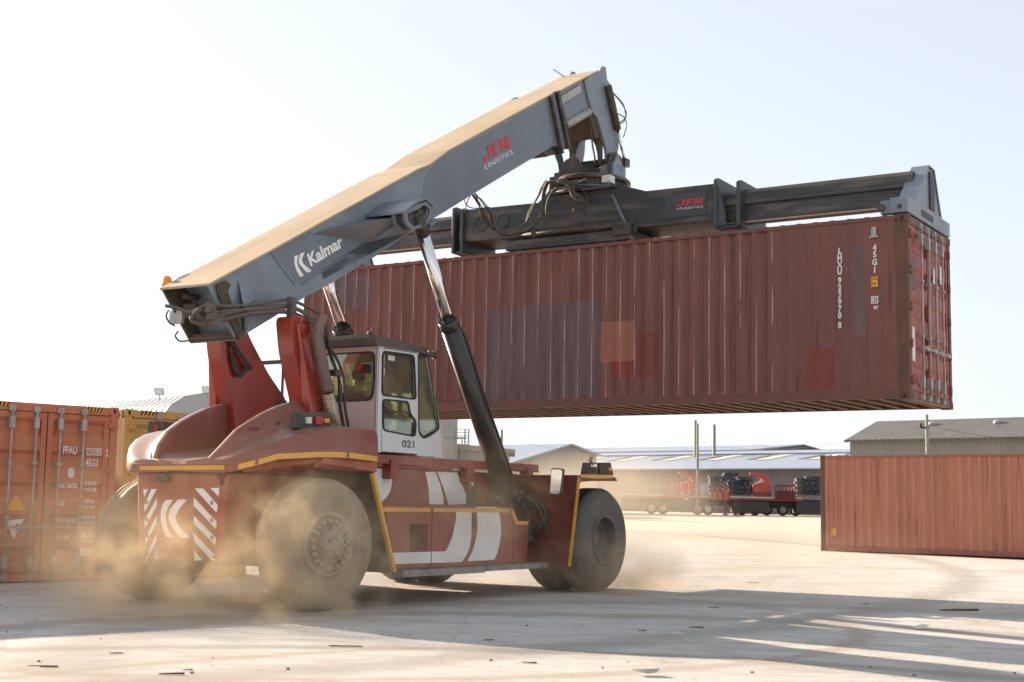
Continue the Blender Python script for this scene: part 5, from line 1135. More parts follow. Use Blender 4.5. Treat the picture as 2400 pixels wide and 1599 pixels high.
c = mixc(ramp(gn(2.2, (1, 2, 1), rad(12), off=17, rgh=.78), .52, .70, 0, .45), c, (.42, .34, .26))
c = mixc(ramp(gn(1.5, (1, 3.4, 1), rad(24), off=23, rgh=.7), .60, .66, 0, .75), c, (.33, .285, .24))
c = mixc(ramp(gn(3.4, (1, 2.2, 1), rad(5), off=29, rgh=.72), .60, .665, 0, .7), c, (.38, .28, .19))
c = mixc(ramp(gn(9, (1, 1, 1), det=6, off=5), .62, .70, 0, .6), c, (.28, .22, .16))              # small specks and chips
vo = N.new('ShaderNodeTexVoronoi'); vo.feature = 'DISTANCE_TO_EDGE'; vo.inputs['Scale'].default_value = .22
wp = N.new('ShaderNodeMix'); wp.data_type = 'RGBA'; wp.inputs[0].default_value = .35; nz = N.new('ShaderNodeTexNoise'); nz.inputs['Scale'].default_value = .9; nz.inputs['Detail'].default_value = 8
Lk.new(tc.outputs['Object'], nz.inputs['Vector']); Lk.new(tc.outputs['Object'], wp.inputs[6]); Lk.new(nz.outputs['Color'], wp.inputs[7]); Lk.new(wp.outputs[2], vo.inputs['Vector'])
c = mixc(ramp(vo.outputs['Distance'], .0, .004, .28, 0), c, (.26, .21, .16))                     # cracks
sx = N.new('ShaderNodeSeparateXYZ'); Lk.new(tc.outputs['Object'], sx.inputs[0])
c = mixc(ramp(sx.outputs['Y'], 28, 60, 0, .75), c, (.62, .52, .41))                               # sandy far part of the yard
def arc(pts, w, amt, col):      # a worn tyre track: a noisy band along a circle through three ground points
    global c
    p = [onz(*q) for q in pts]; ax_, ay, bx_, by, cx_, cy = p[0].x, p[0].y, p[1].x, p[1].y, p[2].x, p[2].y
    d = 2*(ax_*(by-cy)+bx_*(cy-ay)+cx_*(ay-by)); ux_ = ((ax_**2+ay**2)*(by-cy)+(bx_**2+by**2)*(cy-ay)+(cx_**2+cy**2)*(ay-by))/d; uy_ = ((ax_**2+ay**2)*(cx_-bx_)+(bx_**2+by**2)*(ax_-cx_)+(cx_**2+cy**2)*(bx_-ax_))/d
    R_ = math.hypot(ax_-ux_, ay-uy_)
    def mth(op, a, b=None):
        m = N.new('ShaderNodeMath'); m.operation = op
        for i_, v in enumerate((a, b)):
            if v is None: continue
            if isinstance(v, (int, float)): m.inputs[i_].default_value = v
            else: Lk.new(v, m.inputs[i_])
        return m.outputs[0]
    dx = mth('SUBTRACT', sx.outputs['X'], ux_); dy = mth('SUBTRACT', sx.outputs['Y'], uy_); r_ = mth('SQRT', mth('ADD', mth('MULTIPLY', dx, dx), mth('MULTIPLY', dy, dy)))
    e = mth('ABSOLUTE', mth('SUBTRACT', r_, R_)); e = mth('ADD', e, mth('MULTIPLY', mth('SUBTRACT', gn(1.6, det=8, off=pts[0][0]*.01, rgh=.7), .5), w*2.2))
    c = mixc(ramp(e, w, w*.25, 0, amt), c, col)
TC = (.33, .30, .265)
arc([(1200, 1530), (1600, 1490), (1990, 1440)], .55, .55, TC); arc([(1500, 1535), (1900, 1556), (2390, 1592)], .28, .7, TC); arc([(0, 1470), (500, 1446), (1000, 1438)], .5, .6, TC)
arc([(100, 1580), (700, 1532), (1200, 1512)], .16, .6, (.42, .34, .26)); arc([(1100, 1590), (1500, 1575), (1900, 1535)], .20, .6, (.42, .34, .26)); arc([(900, 1420), (1500, 1412), (2300, 1440)], .7, .55, TC); arc([(1500, 1350), (1900, 1335), (2390, 1345)], .9, .4, (.45, .37, .29))
Lk.new(c, bs.inputs['Base Color'])
bp = N.new('ShaderNodeBump'); bp.inputs['Strength'].default_value = .8; bp.inputs['Distance'].default_value = .05
ad = N.new('ShaderNodeMath'); ad.operation = 'ADD'; Lk.new(gn(16, det=12, rgh=.78, off=2), ad.inputs[0]); Lk.new(gn(1.1, (1, 2.5, 1), rad(28)), ad.inputs[1]); Lk.new(ad.outputs[0], bp.inputs['Height']); Lk.new(bp.outputs[0], bs.inputs['Normal'])
go = g.build('ground', gm); go['kind'] = 'structure'; go['label'] = 'pale dusty concrete and sand yard'; go['category'] = 'ground'
# ------------------------------------------------------------------ litter on the yard
mt['scrap'] = mat('splintered_wood', (.17, .085, .045), (.10, .055, .035), 8, rough=.85)
mt['stone'] = mat('yard_stone', (.22, .18, .14), (.12, .10, .08), 9, rough=.9)
mt['plastic'] = mat('white_litter', (.6, .58, .55), rough=.6)
def scrap(px, py, ln, ang, label, th=.03, m='scrap', n=3):
    th *= .3; ln *= .6
    p = onz(px, py); q = MB()
    for k in range(n):
        a = ang+random.uniform(-.25, .25); l = ln*random.uniform(.6, 1.0)*(1 if k == 0 else .5); ox, oy = random.uniform(-.3, .3)*ln*(k > 0), random.uniform(-.15, .15)*ln*(k > 0)
        d = Vector((math.cos(a), math.sin(a), 0)); w = Vector((-d.y, d.x, 0))*th*random.uniform(.7, 1.3)
        b = [Vector((ox, oy, .004))-d*l/2, Vector((ox, oy, .004))+d*l/2]
        q.hexa([b[0]-w*.3, b[0]+w*.5, b[0]+w*.4+Vector((0, 0, th*.4)), b[0]-w*.2+Vector((0, 0, th*.6))], [b[1]-w*.2, b[1]+w*.3, b[1]+w*.3+Vector((0, 0, th*.9)), b[1]-w*.2+Vector((0, 0, th*1.1))])
    o = q.build('wood_scrap', m, loc=(p.x, p.y, 0)); tag(o, label, 'wood scrap', 'wood scraps littering the yard'); return o
scrap(402, 1582, .42, .15, 'thick reddish wood splinter on the sunlit ground nearest the bottom edge', .05, n=1)
scrap(815, 1516, .75, -.1, 'long thin twig lying on the sunlit patch below the rear wheel', .03, n=4)
scrap(100, 1563, .5, .05, 'flat brown wood chip at the lower left corner', .03, n=2)
scrap(440, 1572, .14, .5, 'small curled bark piece just above the thick reddish splinter', .03, n=1)
scrap(272, 1533, .22, .3, 'dark bark crumbs on the sunlit ground left of centre', .03, n=2)
scrap(1630, 1472, .40, .05, 'dark splinter in the middle of the blue shadow', .04, n=3)
scrap(1505, 1480, .16, .1, 'short dark chip left of the dark splinter in the shadow', .035, n=1)
scrap(1672, 1425, .30, .0, 'thin dark chip near the front wheel shadow', .035, n=2)
scrap(2252, 1432, 1.0, .12, 'long charred plank lying in the shadow at the right', .09, n=3)
scrap(2025, 1417, .30, .0, 'flat dark sliver in the shadow left of the charred plank', .03, n=2)
scrap(1148, 1502, .22, .2, 'brown chip at the foot of the vehicle shadow', .04, n=2)
scrap(1570, 1354, 1.7, .0, 'straight straw-coloured strip on the sunny sand behind the front wheel', .03, n=1)
scrap(1765, 1367, .5, .0, 'short straw-coloured strip on the sunny sand right of the long strip', .03, n=1)
scrap(2145, 1315, .35, .3, 'small brown lump of bark in front of the terracotta container', .06, n=3)
scrap(2270, 1353, .45, .05, 'brown sliver on the bright sand at the right side', .03, n=2)
scrap(1240, 1555, .30, -.3, 'dark twig beside the crack in the bright foreground', .03, n=2)
for px, py, l_ in ((1515, 1583, 'crumpled white wrapper near the bottom centre on sunlit ground'), (2160, 1475, 'crumpled white wrapper on the sunlit stripe at the right')):
    p = onz(px, py); q = MB(); n = 7; vs = [(random.uniform(-.13, .13), random.uniform(-.06, .06), random.uniform(.0, .06)) for _ in range(10)]
    bm = bmesh.new(); [bm.verts.new(v) for v in vs]; bmesh.ops.convex_hull(bm, input=bm.verts); me = bpy.data.meshes.new('wrapper'); bm.to_mesh(me); bm.free(); me.materials.append(mt['plastic'])
    o = bpy.data.objects.new('wrapper', me); COL.objects.link(o); o.location = p; tag(o, l_, 'wrapper')
bm = bmesh.new(); bmesh.ops.create_icosphere(bm, subdivisions=2, radius=.02)
for v in bm.verts: v.co *= random.uniform(.75, 1.2); v.co.z *= .6
sme = bpy.data.meshes.new('stone'); bm.to_mesh(sme); bm.free(); sme.materials.append(mt['stone'])
for k in range(46):
    px = random.uniform(0, 2400); py = random.uniform(1395, 1599) if k % 2 else random.uniform(1330, 1599); p = onz(px, py)
    o = bpy.data.objects.new('stone', sme); COL.objects.link(o); o.location = (p.x, p.y, .006); s = random.choice((.3, .4, .55, .8)); o.scale = (s, s*random.uniform(.7, 1.3), s); o.rotation_euler = (0, 0, random.uniform(0, 6))
    tag(o, 'small loose stone on the dusty yard', 'stone', 'loose stones on the yard')
# ------------------------------------------------------------------ buildings and poles behind
def corrmat(name, c1, c2, axis_rot, sc, rough=.55, depth=.5, metal=0, ax='X'):
    m = mat(name, c1, c2, .6, (1, 1, .3), rough, metal); nt = m.node_tree; b = nt.nodes['Principled BSDF']; tcx = nt.nodes.new('ShaderNodeTexCoord'); w = nt.nodes.new('ShaderNodeTexWave')
    w.wave_type = 'BANDS'; w.bands_direction = ax; w.inputs['Scale'].default_value = sc; nt.links.new(tcx.outputs['Object'], w.inputs['Vector'])
    src = b.inputs['Base Color'].links[0].from_socket; bpn = nt.nodes.new('ShaderNodeBump'); bpn.inputs['Strength'].default_value = depth; bpn.inputs['Distance'].default_value = .12
    nt.links.new(w.outputs['Fac'], bpn.inputs['Height']); nt.links.new(bpn.outputs[0], b.inputs['Normal'])
    mx = nt.nodes.new('ShaderNodeMix'); mx.data_type = 'RGBA'; mx.blend_type = 'MULTIPLY'; mx.inputs[0].default_value = .45; mr = nt.nodes.new('ShaderNodeMapRange'); mr.inputs[3].default_value = .45
    nt.links.new(w.outputs['Fac'], mr.inputs[0]); nt.links.new(src, mx.inputs[6]); nt.links.new(mr.outputs[0], mx.inputs[7]); nt.links.new(mx.outputs[2], b.inputs['Base Color']); return m
mt['shedwall'] = corrmat('corrugated_wall_beige', (.17, .16, .14), (.13, .125, .11), 0, 1.6)  # tone lowered to carry the shade of the open shed interior
mt['shedwallr'] = corrmat('corrugated_wall_grey', (.30, .29, .25), (.24, .24, .21), 0, 2.2)
mt['blueroof'] = mat('pale_blue_roof', (.30, .34, .42), (.26, .30, .38), .4, (1, 1, 1), .35)
mt['sky_l'] = mat('roof_skylight', (.62, .56, .45), rough=.5)
mt['sky_d'] = mat('roof_dark_panel', (.12, .12, .11), rough=.5)
mt['darkroof'] = mat('dark_roof', (.13, .12, .115), (.10, .095, .09), .8, (1, 1, 1), .6)
mt['gablewall'] = mat('gable_wall', (.36, .33, .28), (.30, .28, .24), .5, (1, 1, .3), .7)
mt['silver'] = corrmat('silver_corrugated', (.62, .63, .63), (.55, .56, .56), 0, 1.1, .4)
mt['silverroof'] = corrmat('silver_barrel_roof', (.42, .44, .45), (.36, .38, .39), 0, .8, .4, ax='Y')
mt['fascia'] = mat('grey_fascia', (.33, .35, .36), rough=.5)
mt['polegreen'] = mat('green_pole', (.17, .23, .18), (.22, .25, .20), 2, rough=.7)
mt['concrete'] = mat('silo_concrete', (.40, .35, .32), (.34, .30, .27), .5, rough=.8)
mt['bgred'] = mat('trailer_red', (.45, .06, .045), (.38, .05, .04), 1, rough=.5)
mt['bgdred'] = mat('trailer_dark_red', (.22, .035, .045), (.18, .03, .04), 1, rough=.5)
mt['deck'] = mat('trailer_deck', (.55, .50, .44), (.45, .4, .34), 1, rough=.7)
mt['bgblue'] = mat('trailer_blue', (.03, .07, .22), (.03, .06, .18), 1, rough=.5)
mt['bgdark'] = mat('trailer_chassis', (.05, .045, .04), rough=.8)
mt['palblue'] = mat('blue_pallet', (.035, .055, .10), (.05, .06, .08), 2, rough=.8)
mt['palwood'] = mat('grey_pallet', (.13, .12, .105), (.09, .085, .075), 2, rough=.9)
def bg(px, py, y): d = ray(px, py); return CAM+d*(y/d.y)
def frame(org, az):   # empty whose local X points along azimuth az (degrees, 0 = away, 90 = right)
    return (org.x, org.y, 0), rad(90-az)
def local(th, p): return th.matrix_basis.inverted() @ Vector(p)
# long warehouse with pale blue roofs
o0 = bg(1650, 1208, 138); WB = thing('warehouse', 'long low warehouse with three tiers of pale blue roof behind the parked trailers', 'warehouse', (o0.x, o0.y, 0), rad(-42), None)
def hz(py, Yl):   # height of the image row py at local depth Yl in front of the facade centre
    p = o0+Vector((.669, .743, 0))*Yl; d = ray(1200+FPX*p.x/p.y, py); return CAMH+d.z*(p.y/d.y)
def ext(m, prof, x0, x1): m.add([(x, y, z) for x in (x0, x1) for y, z in prof], [(i, i+1, i+1+len(prof), i+len(prof)) for i in range(len(prof)-1)])
zb = .6; H1 = hz(1098, 0)
m = MB(); m.box(-75, 0, zb, 62, 40, H1-.1); m.build('wall', 'shedwall', WB)
z2 = hz(1068, 11); z3 = hz(1057, 22); z4 = hz(1041, 34)
_b = o0+Vector((.669, .743, 0))*34; _k = (1888-1200)/FPX; GX = (_k*_b.y-_b.x)/(.743+_k*.669)
m = MB()
for pr, a, b in (([(-.6, H1-.15), (11, z2)], -75, 62), ([(10.8, z2+.12), (22, z3)], -72, 62), ([(21.8, z3+.12), (34, z4), (46, z3)], -70, GX)):
    m.add([(x, y, z+dz) for dz in (0, .12) for x in (a, b) for y, z in pr], []); k = len(pr); o = len(m.v)-4*k
    for j in range(k-1):
        m.f += [(o+j, o+j+1, o+k+j+1, o+k+j), (o+2*k+j, o+3*k+j, o+3*k+j+1, o+2*k+j+1), (o+j, o+2*k+j, o+2*k+j+1, o+j+1), (o+k+j, o+k+j+1, o+3*k+j+1, o+3*k+j)]; m.mi += [0]*4; m.sm += [False]*4
    m.f += [(o, o+k, o+3*k, o+2*k), (o+k-1, o+3*k-1, o+4*k-1, o+2*k-1)] if False else [(o, o+k, o+3*k, o+2*k)]; m.mi += [0]; m.sm += [False]
rf_ = m.build('roof', 'blueroof', WB)
m = MB(); m.plate([(21.8, z3+.0), (34, z4-.05), (46, z3+.0)], [], lambda u, v, w: (w, u, v), GX-.6, GX-.3)
m.box(-75, 11.0, z2-.1, 62, 11.2, z2+.14); m.box(-72, 22.0, z3-.1, 62, 22.2, z3+.14); m.build('gable_wall', 'shedwall', WB)
m = MB()
for k in range(22):
    x = -64+k*6; z = lambda t: H1-.15+(z2-H1+.15)*t+.14
    m.cur = 0; m.hexa([(x, 6, z(.57)), (x+1.6, 6, z(.57)), (x+1.6, 6, z(.57)+.03), (x, 6, z(.57)+.03)], [(x+.6, 10.3, z(.94)), (x+2.2, 10.3, z(.94)), (x+2.2, 10.3, z(.94)+.03), (x+.6, 10.3, z(.94)+.03)]); m.cur = 1
    m.hexa([(x-1.2, 6.4, z(.6)), (x-.6, 6.4, z(.6)), (x-.6, 6.4, z(.6)+.03), (x-1.2, 6.4, z(.6)+.03)], [(x-.7, 9.6, z(.88)), (x-.1, 9.6, z(.88)), (x-.1, 9.6, z(.88)+.03), (x-.7, 9.6, z(.88)+.03)])
m.build('skylight', ['sky_l', 'sky_d'], rf_)
# gable-fronted shed
gp = [bg(1192, 1087, 112), bg(1330, 1044, 118), bg(1398, 1070, 124), bg(1398, 1215, 124), bg(1192, 1215, 112)]
GS = thing('gable_shed', 'beige shed with a pointed gable and pale roof, left of the long warehouse', 'shed', (gp[0].x, gp[0].y, 0), 0); og = Vector((gp[0].x, gp[0].y, 0)); bk = Vector((-.74, .67, 0))*34
m = MB(); a = [p-og for p in gp]; b = [p-og+bk for p in gp]; m.add(a+b, [(0, 1, 2, 3, 4), (9, 8, 7, 6, 5), (0, 4, 9, 5), (2, 7, 8, 3)]); m.build('wall', 'gablewall', GS)
m = MB(); up = Vector((0, 0, .15)); f_ = Vector((.4, -.35, 0))
m.hexa([a[0]+f_-Vector((.3, .2, .1)), a[1]+f_, a[1]+f_+up, a[0]+f_-Vector((.3, .2, .1))+up], [b[0]-Vector((.3, .2, .1)), b[1], b[1]+up, b[0]-Vector((.3, .2, .1))+up]); m.hexa([a[1]+f_, a[2]+f_, a[2]+f_+up, a[1]+f_+up], [b[1], b[2], b[2]+up, b[1]+up]); m.build('roof', 'blueroof', GS)
# dark-roofed shed at the right
oc = bg(1992, 1033, 88); RSD = thing('dark_roof_shed', 'grey corrugated shed with a dark roof and turning vents at the right', 'shed', (oc.x, oc.y, 0), rad(-42)); He = oc.z
m = MB(); m.box(0, 0, .3, 60, 9, He); m.plate([(0, He), (4.0, He+1.35), (9, He)], [], lambda u, v, w: (w, u, v), 0.0, .2); m.build('wall', 'shedwallr', RSD)
m = MB(); m.hexa([(-.2, -.4, He-.1), (-.2, 4.0, He+1.35), (-.2, 4.0, He+1.45), (-.2, -.4, He)], [(60, -.4, He-.1), (60, 4.0, He+1.35), (60, 4.0, He+1.45), (60, -.4, He)]); m.hexa([(-.2, 4.0, He+1.35), (-.2, 9.4, He-.1), (-.2, 9.4, He), (-.2, 4.0, He+1.45)], [(60, 4.0, He+1.35), (60, 9.4, He-.1), (60, 9.4, He), (60, 4.0, He+1.45)])
for k in range(150): m.box(k*.4-.1, -.46, He-.12, k*.4+.12, -.38, He+.03)
rr_ = m.build('roof', 'darkroof', RSD)
for x in (4.2, 8.4, 12.4, 17.0): m = MB(); m.cyl((x, 2.8, He+.7), (x, 2.8, He+1.02), .2, 10); m.ball((x, 2.8, He+1.08), .30, 1, 1, .6, n=10); m.build('roof_vent', 'fascia', rr_)
# silver barrel-roofed hall behind the left containers
od = bg(372, 1000, 52); D_ = thing('barrel_roof_hall', 'silver hall with a rounded corrugated roof behind the containers at the left', 'hall', (od.x, od.y, 0), rad(15)); Ht = bg(385, 918, 52).z
sh = [(0, .3), (0, Ht-1.5), (.12, Ht-.95), (.42, Ht-.45), (.9, Ht-.12), (1.5, Ht), (4.6, Ht), (4.6, .3)]
m = MB(); m.plate(sh, [], lambda u, v, w: (u, w, v), .25, .5); m.build('end_wall', 'silver', D_)
m = MB(); hole = [(.9, .3), (.95, Ht-1.2), (1.3, Ht-.75), (1.8, Ht-.62), (4.7, Ht-.62), (4.7, .3)]
m.plate([(0, .3), (0, Ht-1.5), (.12, Ht-.95), (.42, Ht-.45), (.9, Ht-.12), (1.5, Ht), (4.6, Ht), (4.6, Ht-.62), (1.8, Ht-.62), (1.3, Ht-.75), (.95, Ht-1.2), (.9, .3)], [], lambda u, v, w: (u, w, v), .0, .24); m.build('fascia', 'fascia', D_)
m = MB()
sk = lambda v: (v[0]-.51*(v[1]-.5), v[1], v[2])
for (a, b) in zip(sh[:-2], sh[1:-1]): m.hexa([sk(v) for v in ((a[0], .5, a[1]), (b[0], .5, b[1]), (b[0], .5, b[1]-.02), (a[0], .5, a[1]-.02))], [sk(v) for v in ((a[0], 55, a[1]), (b[0], 55, b[1]), (b[0], 55, b[1]-.02), (a[0], 55, a[1]-.02))])
m.build('roof', 'silverroof', D_)
for px, py, lb in ((374, 918, 'square floodlight on the hall roof at the left, above the rounded corner'), (486, 914, 'square floodlight on the hall roof nearer to the red tower')):
    p = bg(px, py, 51.5); m = MB(); m.hexa([(-.17, 0, -.13), (.17, .02, -.13), (.17, .07, -.13), (-.17, .07, -.13)], [(-.20, -.06, .13), (.14, -.04, .13), (.14, .01, .13), (-.20, .0, .13)]); m.cyl((-.02, .06, -.1), (-.02, .06, -.32), .02, 6); m.cur = 1
    m.hexa([(-.14, -.012, -.11), (.14, .008, -.11), (.14, .012, -.11), (-.14, -.008, -.11)], [(-.17, -.066, .11), (.11, -.046, .11), (.11, -.042, .11), (-.17, -.062, .11)])
    o = m.build('floodlight', ['polegreen', 'lampglass'], loc=p); tag(o, lb, 'floodlight', 'floodlights on the hall roof')
# silo, plant and platform behind the cab
p = bg(1040, 1215, 100); SI = thing('silo', 'tall pinkish concrete silo behind the cab with a low annex', 'silo', (p.x, p.y, 0)); zt = 8.0
m = MB(); m.cyl((0, 0, .5), (0, 0, zt), .85, 24); m.cyl((-1.6, 1, .5), (-1.6, 1, zt), .8, 24); m.build('silo_body', 'concrete', SI)
m = MB(); z5 = bg(1100, 1052, 101).z; m.box(-1, 1, .5, 4.6, 8, z5); m.hexa([(-1.2, .8, z5), (5, .8, z5-.3), (5, 8, z5-.3), (-1.2, 8, z5)], [(-1.2, .8, z5+.5), (5, .8, z5), (5, 8, z5), (-1.2, 8, z5+.5)]); m.build('annex', 'gablewall', SI)
q0 = bg(1065, 1215, 98); PF = MB(); W_ = lambda px, py: bg(px, py, 98)
for px in (1067, 1083, 1090, 1099): a = W_(px, 1006 if px != 1083 else 1030); PF.bar(a-q0, Vector((a.x-q0.x, 0, .6-q0.z)), .07, .07)
for py in (1006, 1014, 1022, 1028): PF.bar(W_(1065, py)-q0, W_(1100, py)-q0, .04, .05)
for py in (1036, 1042): PF.bar(W_(1090, py)-q0, W_(1099, py)-q0, .05, .05)
PF.bar(W_(1040, 1027)-q0, W_(1092, 1027)-q0, .3, .12); o = PF.build('steel_platform', 'polegreen', loc=q0); tag(o, 'thin green steel platform with railings between the cab and the lift cylinder', 'platform')
# poles and wires
def pole(px, py, y, r, label, wires=(), arm=True, base=None):
    t = bg(px, py, y); q = MB(); q.tube([(0, 0, zg(0, y)-.1), (0, 0, t.z)], r, 8, r1=r*.8); o = q.build('utility_pole', 'polegreen', loc=(t.x, t.y, 0)); tag(o, label, 'utility pole', 'utility poles behind the yard')
    if arm: q = MB(); q.box(-.35, -.05, t.z-.7, .1, .05, t.z-.6); q.box(-.4, -.08, t.z-.62, -.25, .08, t.z-.45); q.build('crossarm', 'bgdark', o)
    for (px2, py2, y2, sag) in wires:
        b = bg(px2, py2, y2)-Vector((t.x, t.y, 0)); a = Vector((0, 0, t.z-.5)); q = MB()
        q.tube([a.lerp(b, k/16)-Vector((0, 0, sag*4*(k/16)*(1-k/16))) for k in range(17)], .008, 4); q.build('overhead_wire', 'bgdark', o)
    return o
pole(1630, 985, 150, .19, 'thicker green pole rising over the long roof, left of a pair', [(1250, 1048, 150, 1.2), (2400, 1005, 130, 3.0)], False)
pole(1635, 993, 112, .12, 'thin pole standing right in front of the long warehouse wall', (), False)
pole(1674, 995, 150, .20, 'short thick green pole right of the tall one over the long roof', (), False)
pole(2172, 972, 70, .10, 'slender pole in front of the dark-roofed shed', [(1600, 1030, 110, 1.0), (2700, 990, 70, .8)])
pole(1176, 1007, 105, .12, 'slender green pole just right of the lift cylinder', [(1420, 1062, 110, .3)])
# ------------------------------------------------------------------ trailers, cranes, pallets
TY = 116.0
def tz(pts): return [(bg(1370+a/4.4415, 1020+b/4.4415, TY).x, bg(1370+a/4.4415, 1020+b/4.4415, TY).z) for a, b in pts]
def trailer(label, x0, x1, yt, yb, m_, y=TY, legs=(), wheels=(), extra=None, deck=True):
    a = tz([(x0, yt), (x1, yb)]); X0, X1, zt, zbb = a[0][0], a[1][0], a[0][1], a[1][1]
    t = thing('flatbed_trailer', label, 'trailer', (X0, y, 0), 0, 'trailers parked behind the yard'); q = MB(); q.box(0, 0, zbb, X1-X0, 2.5, zt); q.build('frame', m_, t)
    if deck: q = MB(); q.box(.05, .05, zt, X1-X0-.05, 2.45, zt+.12); q.build('deck', 'deck', t)
    q = MB(); q.box(.5, .8, zbb-.45, X1-X0-.5, 1.1, zbb); q.box(.5, 1.5, zbb-.45, X1-X0-.5, 1.8, zbb); q.build('chassis_beam', 'bgdark', t)
    for lx in legs: x = tz([(lx, 700)])[0][0]-X0; q = MB(); q.box(x-.12, .3, zg(0, y)+.05, x+.12, .5, zbb); q.box(x-.25, .2, zg(0, y), x+.25, .6, zg(0, y)+.08); q.bar((x, .4, zg(0, y)+.3), (x+.8, .4, zbb), .07, .07); q.build('landing_leg', 'bgdred', t)
    for wx in wheels:
        x = tz([(wx, 700)])[0][0]-X0; q = MB(); zc = zg(0, y)+.5; q.lathe([(.28, 0), (.30, -.02), (.42, -.03), (.49, .02), (.5, .08), (.5, .30), (.28, .32)], (x, .1, zc), (0, 1, 0), 24); w = q.build('wheel', 'bgdark', t)
        q = MB(); q.lathe([(.29, .0), (.27, .05), (.15, .10), (.12, .02), (0, .02)], (x, .1, zc), (0, 1, 0), 20); q.build('rim', 'deck', w)
    return t, X0
t_, X0 = trailer('red flatbed trailer at the left whose bright open gate frame stands at its right end', 340, 1100, 622, 655, 'bgred', wheels=(1180, 1290, 700, 820))
for k_ in range(3): q = MB(); q.box(4.5+k_*5.2, .3, -1.25, 7.4+k_*5.2, 2.2, -.35); q.build('tool_box', 'bgdark', t_, loc=(0, 0, tz([(340, 622)])[0][1]))
m = MB(); ga = tz([(850, 455), (1092, 650)]); gx0, gx1, gz1, gz0 = ga[0][0]-X0, ga[1][0]-X0, ga[0][1], ga[1][1]
for k in range(4): x = gx0+(gx1-gx0)*k/3; m.box(x-.09, -.08, gz0, x+.09, .08, gz1)
for z in (gz0+.1, (gz0+gz1)/2, gz1-.1): m.box(gx0, -.07, z-.09, gx1, .07, z+.09)
m.build('gate_frame', 'bgred', t_)
t_, X0 = trailer('dark red flatbed trailer in the middle standing on landing legs', 1104, 2290, 645, 690, 'bgdred', y=TY+.6, legs=(1485, 1590, 1665, 1790))
ga = tz([(2000, 520), (2205, 670)]); gx0, gx1, gz1, gz0 = ga[0][0]-X0, ga[1][0]-X0, ga[0][1], ga[1][1]; m = MB()
m.box(gx0, -.1, gz0, gx1, .06, gz0+(gz1-gz0)*.62); m.box(gx0, -.1, gz1-.1, gx1, .06, gz1)
for k in range(8): x = gx0+(gx1-gx0)*k/7; m.box(x-.05, -.1, gz0, x+.05, .06, gz1)
m.build('headboard', 'bgdred', t_)
ga = tz([(1335, 545), (1510, 672)]); gx0, gx1, gz1, gz0 = ga[0][0]-X0, ga[1][0]-X0, ga[0][1], ga[1][1]; m = MB(); m.box(gx0, -.2, gz0, gx1, .0, gz0+(gz1-gz0)*.7)
for k in range(4): x = gx0+(gx1-gx0)*k/3; m.box(x-.05, -.2, gz0, x+.05, .0, gz1)
m.box(gx0, -.19, gz1-.08, gx1, -.01, gz1); m.build('side_gate', 'bgred', t_)
trailer('blue flatbed trailer behind the dark red one with a row of pale-rimmed wheels', 1600, 2700, 655, 715, 'bgblue', y=TY+4.5, wheels=(1730, 1880, 2005, 2180, 2320))
def crane(label, dx, dy):
    q = MB(); ar = [(1752, 388), (1785, 386), (1900, 403), (1940, 430), (1958, 505), (1972, 590), (1785, 592), (1782, 515), (1870, 468), (1882, 455), (1800, 420), (1757, 408)]
    c0 = tz([(1785+dx, 592+dy)])[0]; pl_ = [(a-c0[0], b-c0[1]) for a, b in tz([(x+dx, y+dy) for x, y in ar])]
    t = thing('crane_module', label, 'crane', (c0[0], TY+1.2, c0[1]), 0, 'folded side-lifter cranes'); q.plate(pl_, [], lambda u, v, w: (u, w, v), 0, .7); q.build('crane_arm', 'bgred', t)
    q = MB(); b = [(a-c0[0], b-c0[1]) for a, b in tz([(1800+dx, 500+dy), (1895+dx, 480+dy)])]; q.bar((b[0][0], -.08, b[0][1]), (b[1][0], -.08, b[1][1]), .1, .14); q.build('hydraulic_ram', 'deck', t)
    q = MB(); q.box(.1, .1, -.55, 1.5, .7, 0); q.build('crane_base', 'bgdred', t); q = MB(); q.bar((-.25, .3, -.4), (-.22, .3, 1.55), .06, .06); q.build('chain', 'bgdark', t)
crane('folded red side-lifter crane nearest the blue pallets at the right', 0, 0); crane('folded red side-lifter crane behind the bright gate frame', -748, -12)
tk = tz([(1215, 500), (1310, 620)]); q = MB(); q.box(0, 0, 0, tk[1][0]-tk[0][0], 1.2, tk[0][1]-tk[1][1]); q.cur = 1; q.box(-.05, -.05, .6, .5, 1.25, 1.7) if False else q.box(0, -.02, 0, .45, .0, .7); o = q.build('water_tank', ['blueroof', 'deck'], loc=(tk[0][0], TY+1.5, tk[1][1]), bevel=.12); tag(o, 'pale blue-white tank on a trailer between the crane and the pallets', 'tank')
def pallet_mesh(m_):
    q = MB()
    for k in range(6): q.box(-.6, -.5+k*.18, .11, .6, -.42+k*.18, .135)
    for k in range(3): q.box(-.6+k*.55, -.5, .02, -.5+k*.55, .5, .11)
    q.box(-.6, -.5, .0, .6, .5, .02); q.box(-.6, -.46, .06, .6, -.40, .11); q.box(-.6, -.505, .108, .6, .5, .118)
    o = q.build('pallet', m_); return o
pro = {}
for m_ in ('palblue', 'palwood'): pro[m_] = pallet_mesh(m_)
first = {'palblue': True, 'palwood': True}
def stack(px, py0, n, m0, label, y=TY+3.2):
    b = bg(px, py0, y)
    for k in range(n):
        m_ = m0 if random.random() < .6 else ('palblue' if random.random() < .5 else 'palwood')
        o = pro[m_] if first[m_] else pro[m_].copy()
        if not first[m_]: COL.objects.link(o)
        first[m_] = False; o.location = (b.x+random.uniform(-.14, .14), y+random.uniform(-.1, .1), b.z+k*.145); o.rotation_euler = (0, random.uniform(-.01, .01), random.uniform(-.06, .06))
        tag(o, label, 'pallet', label.replace('pallet in ', 'pallets in '))
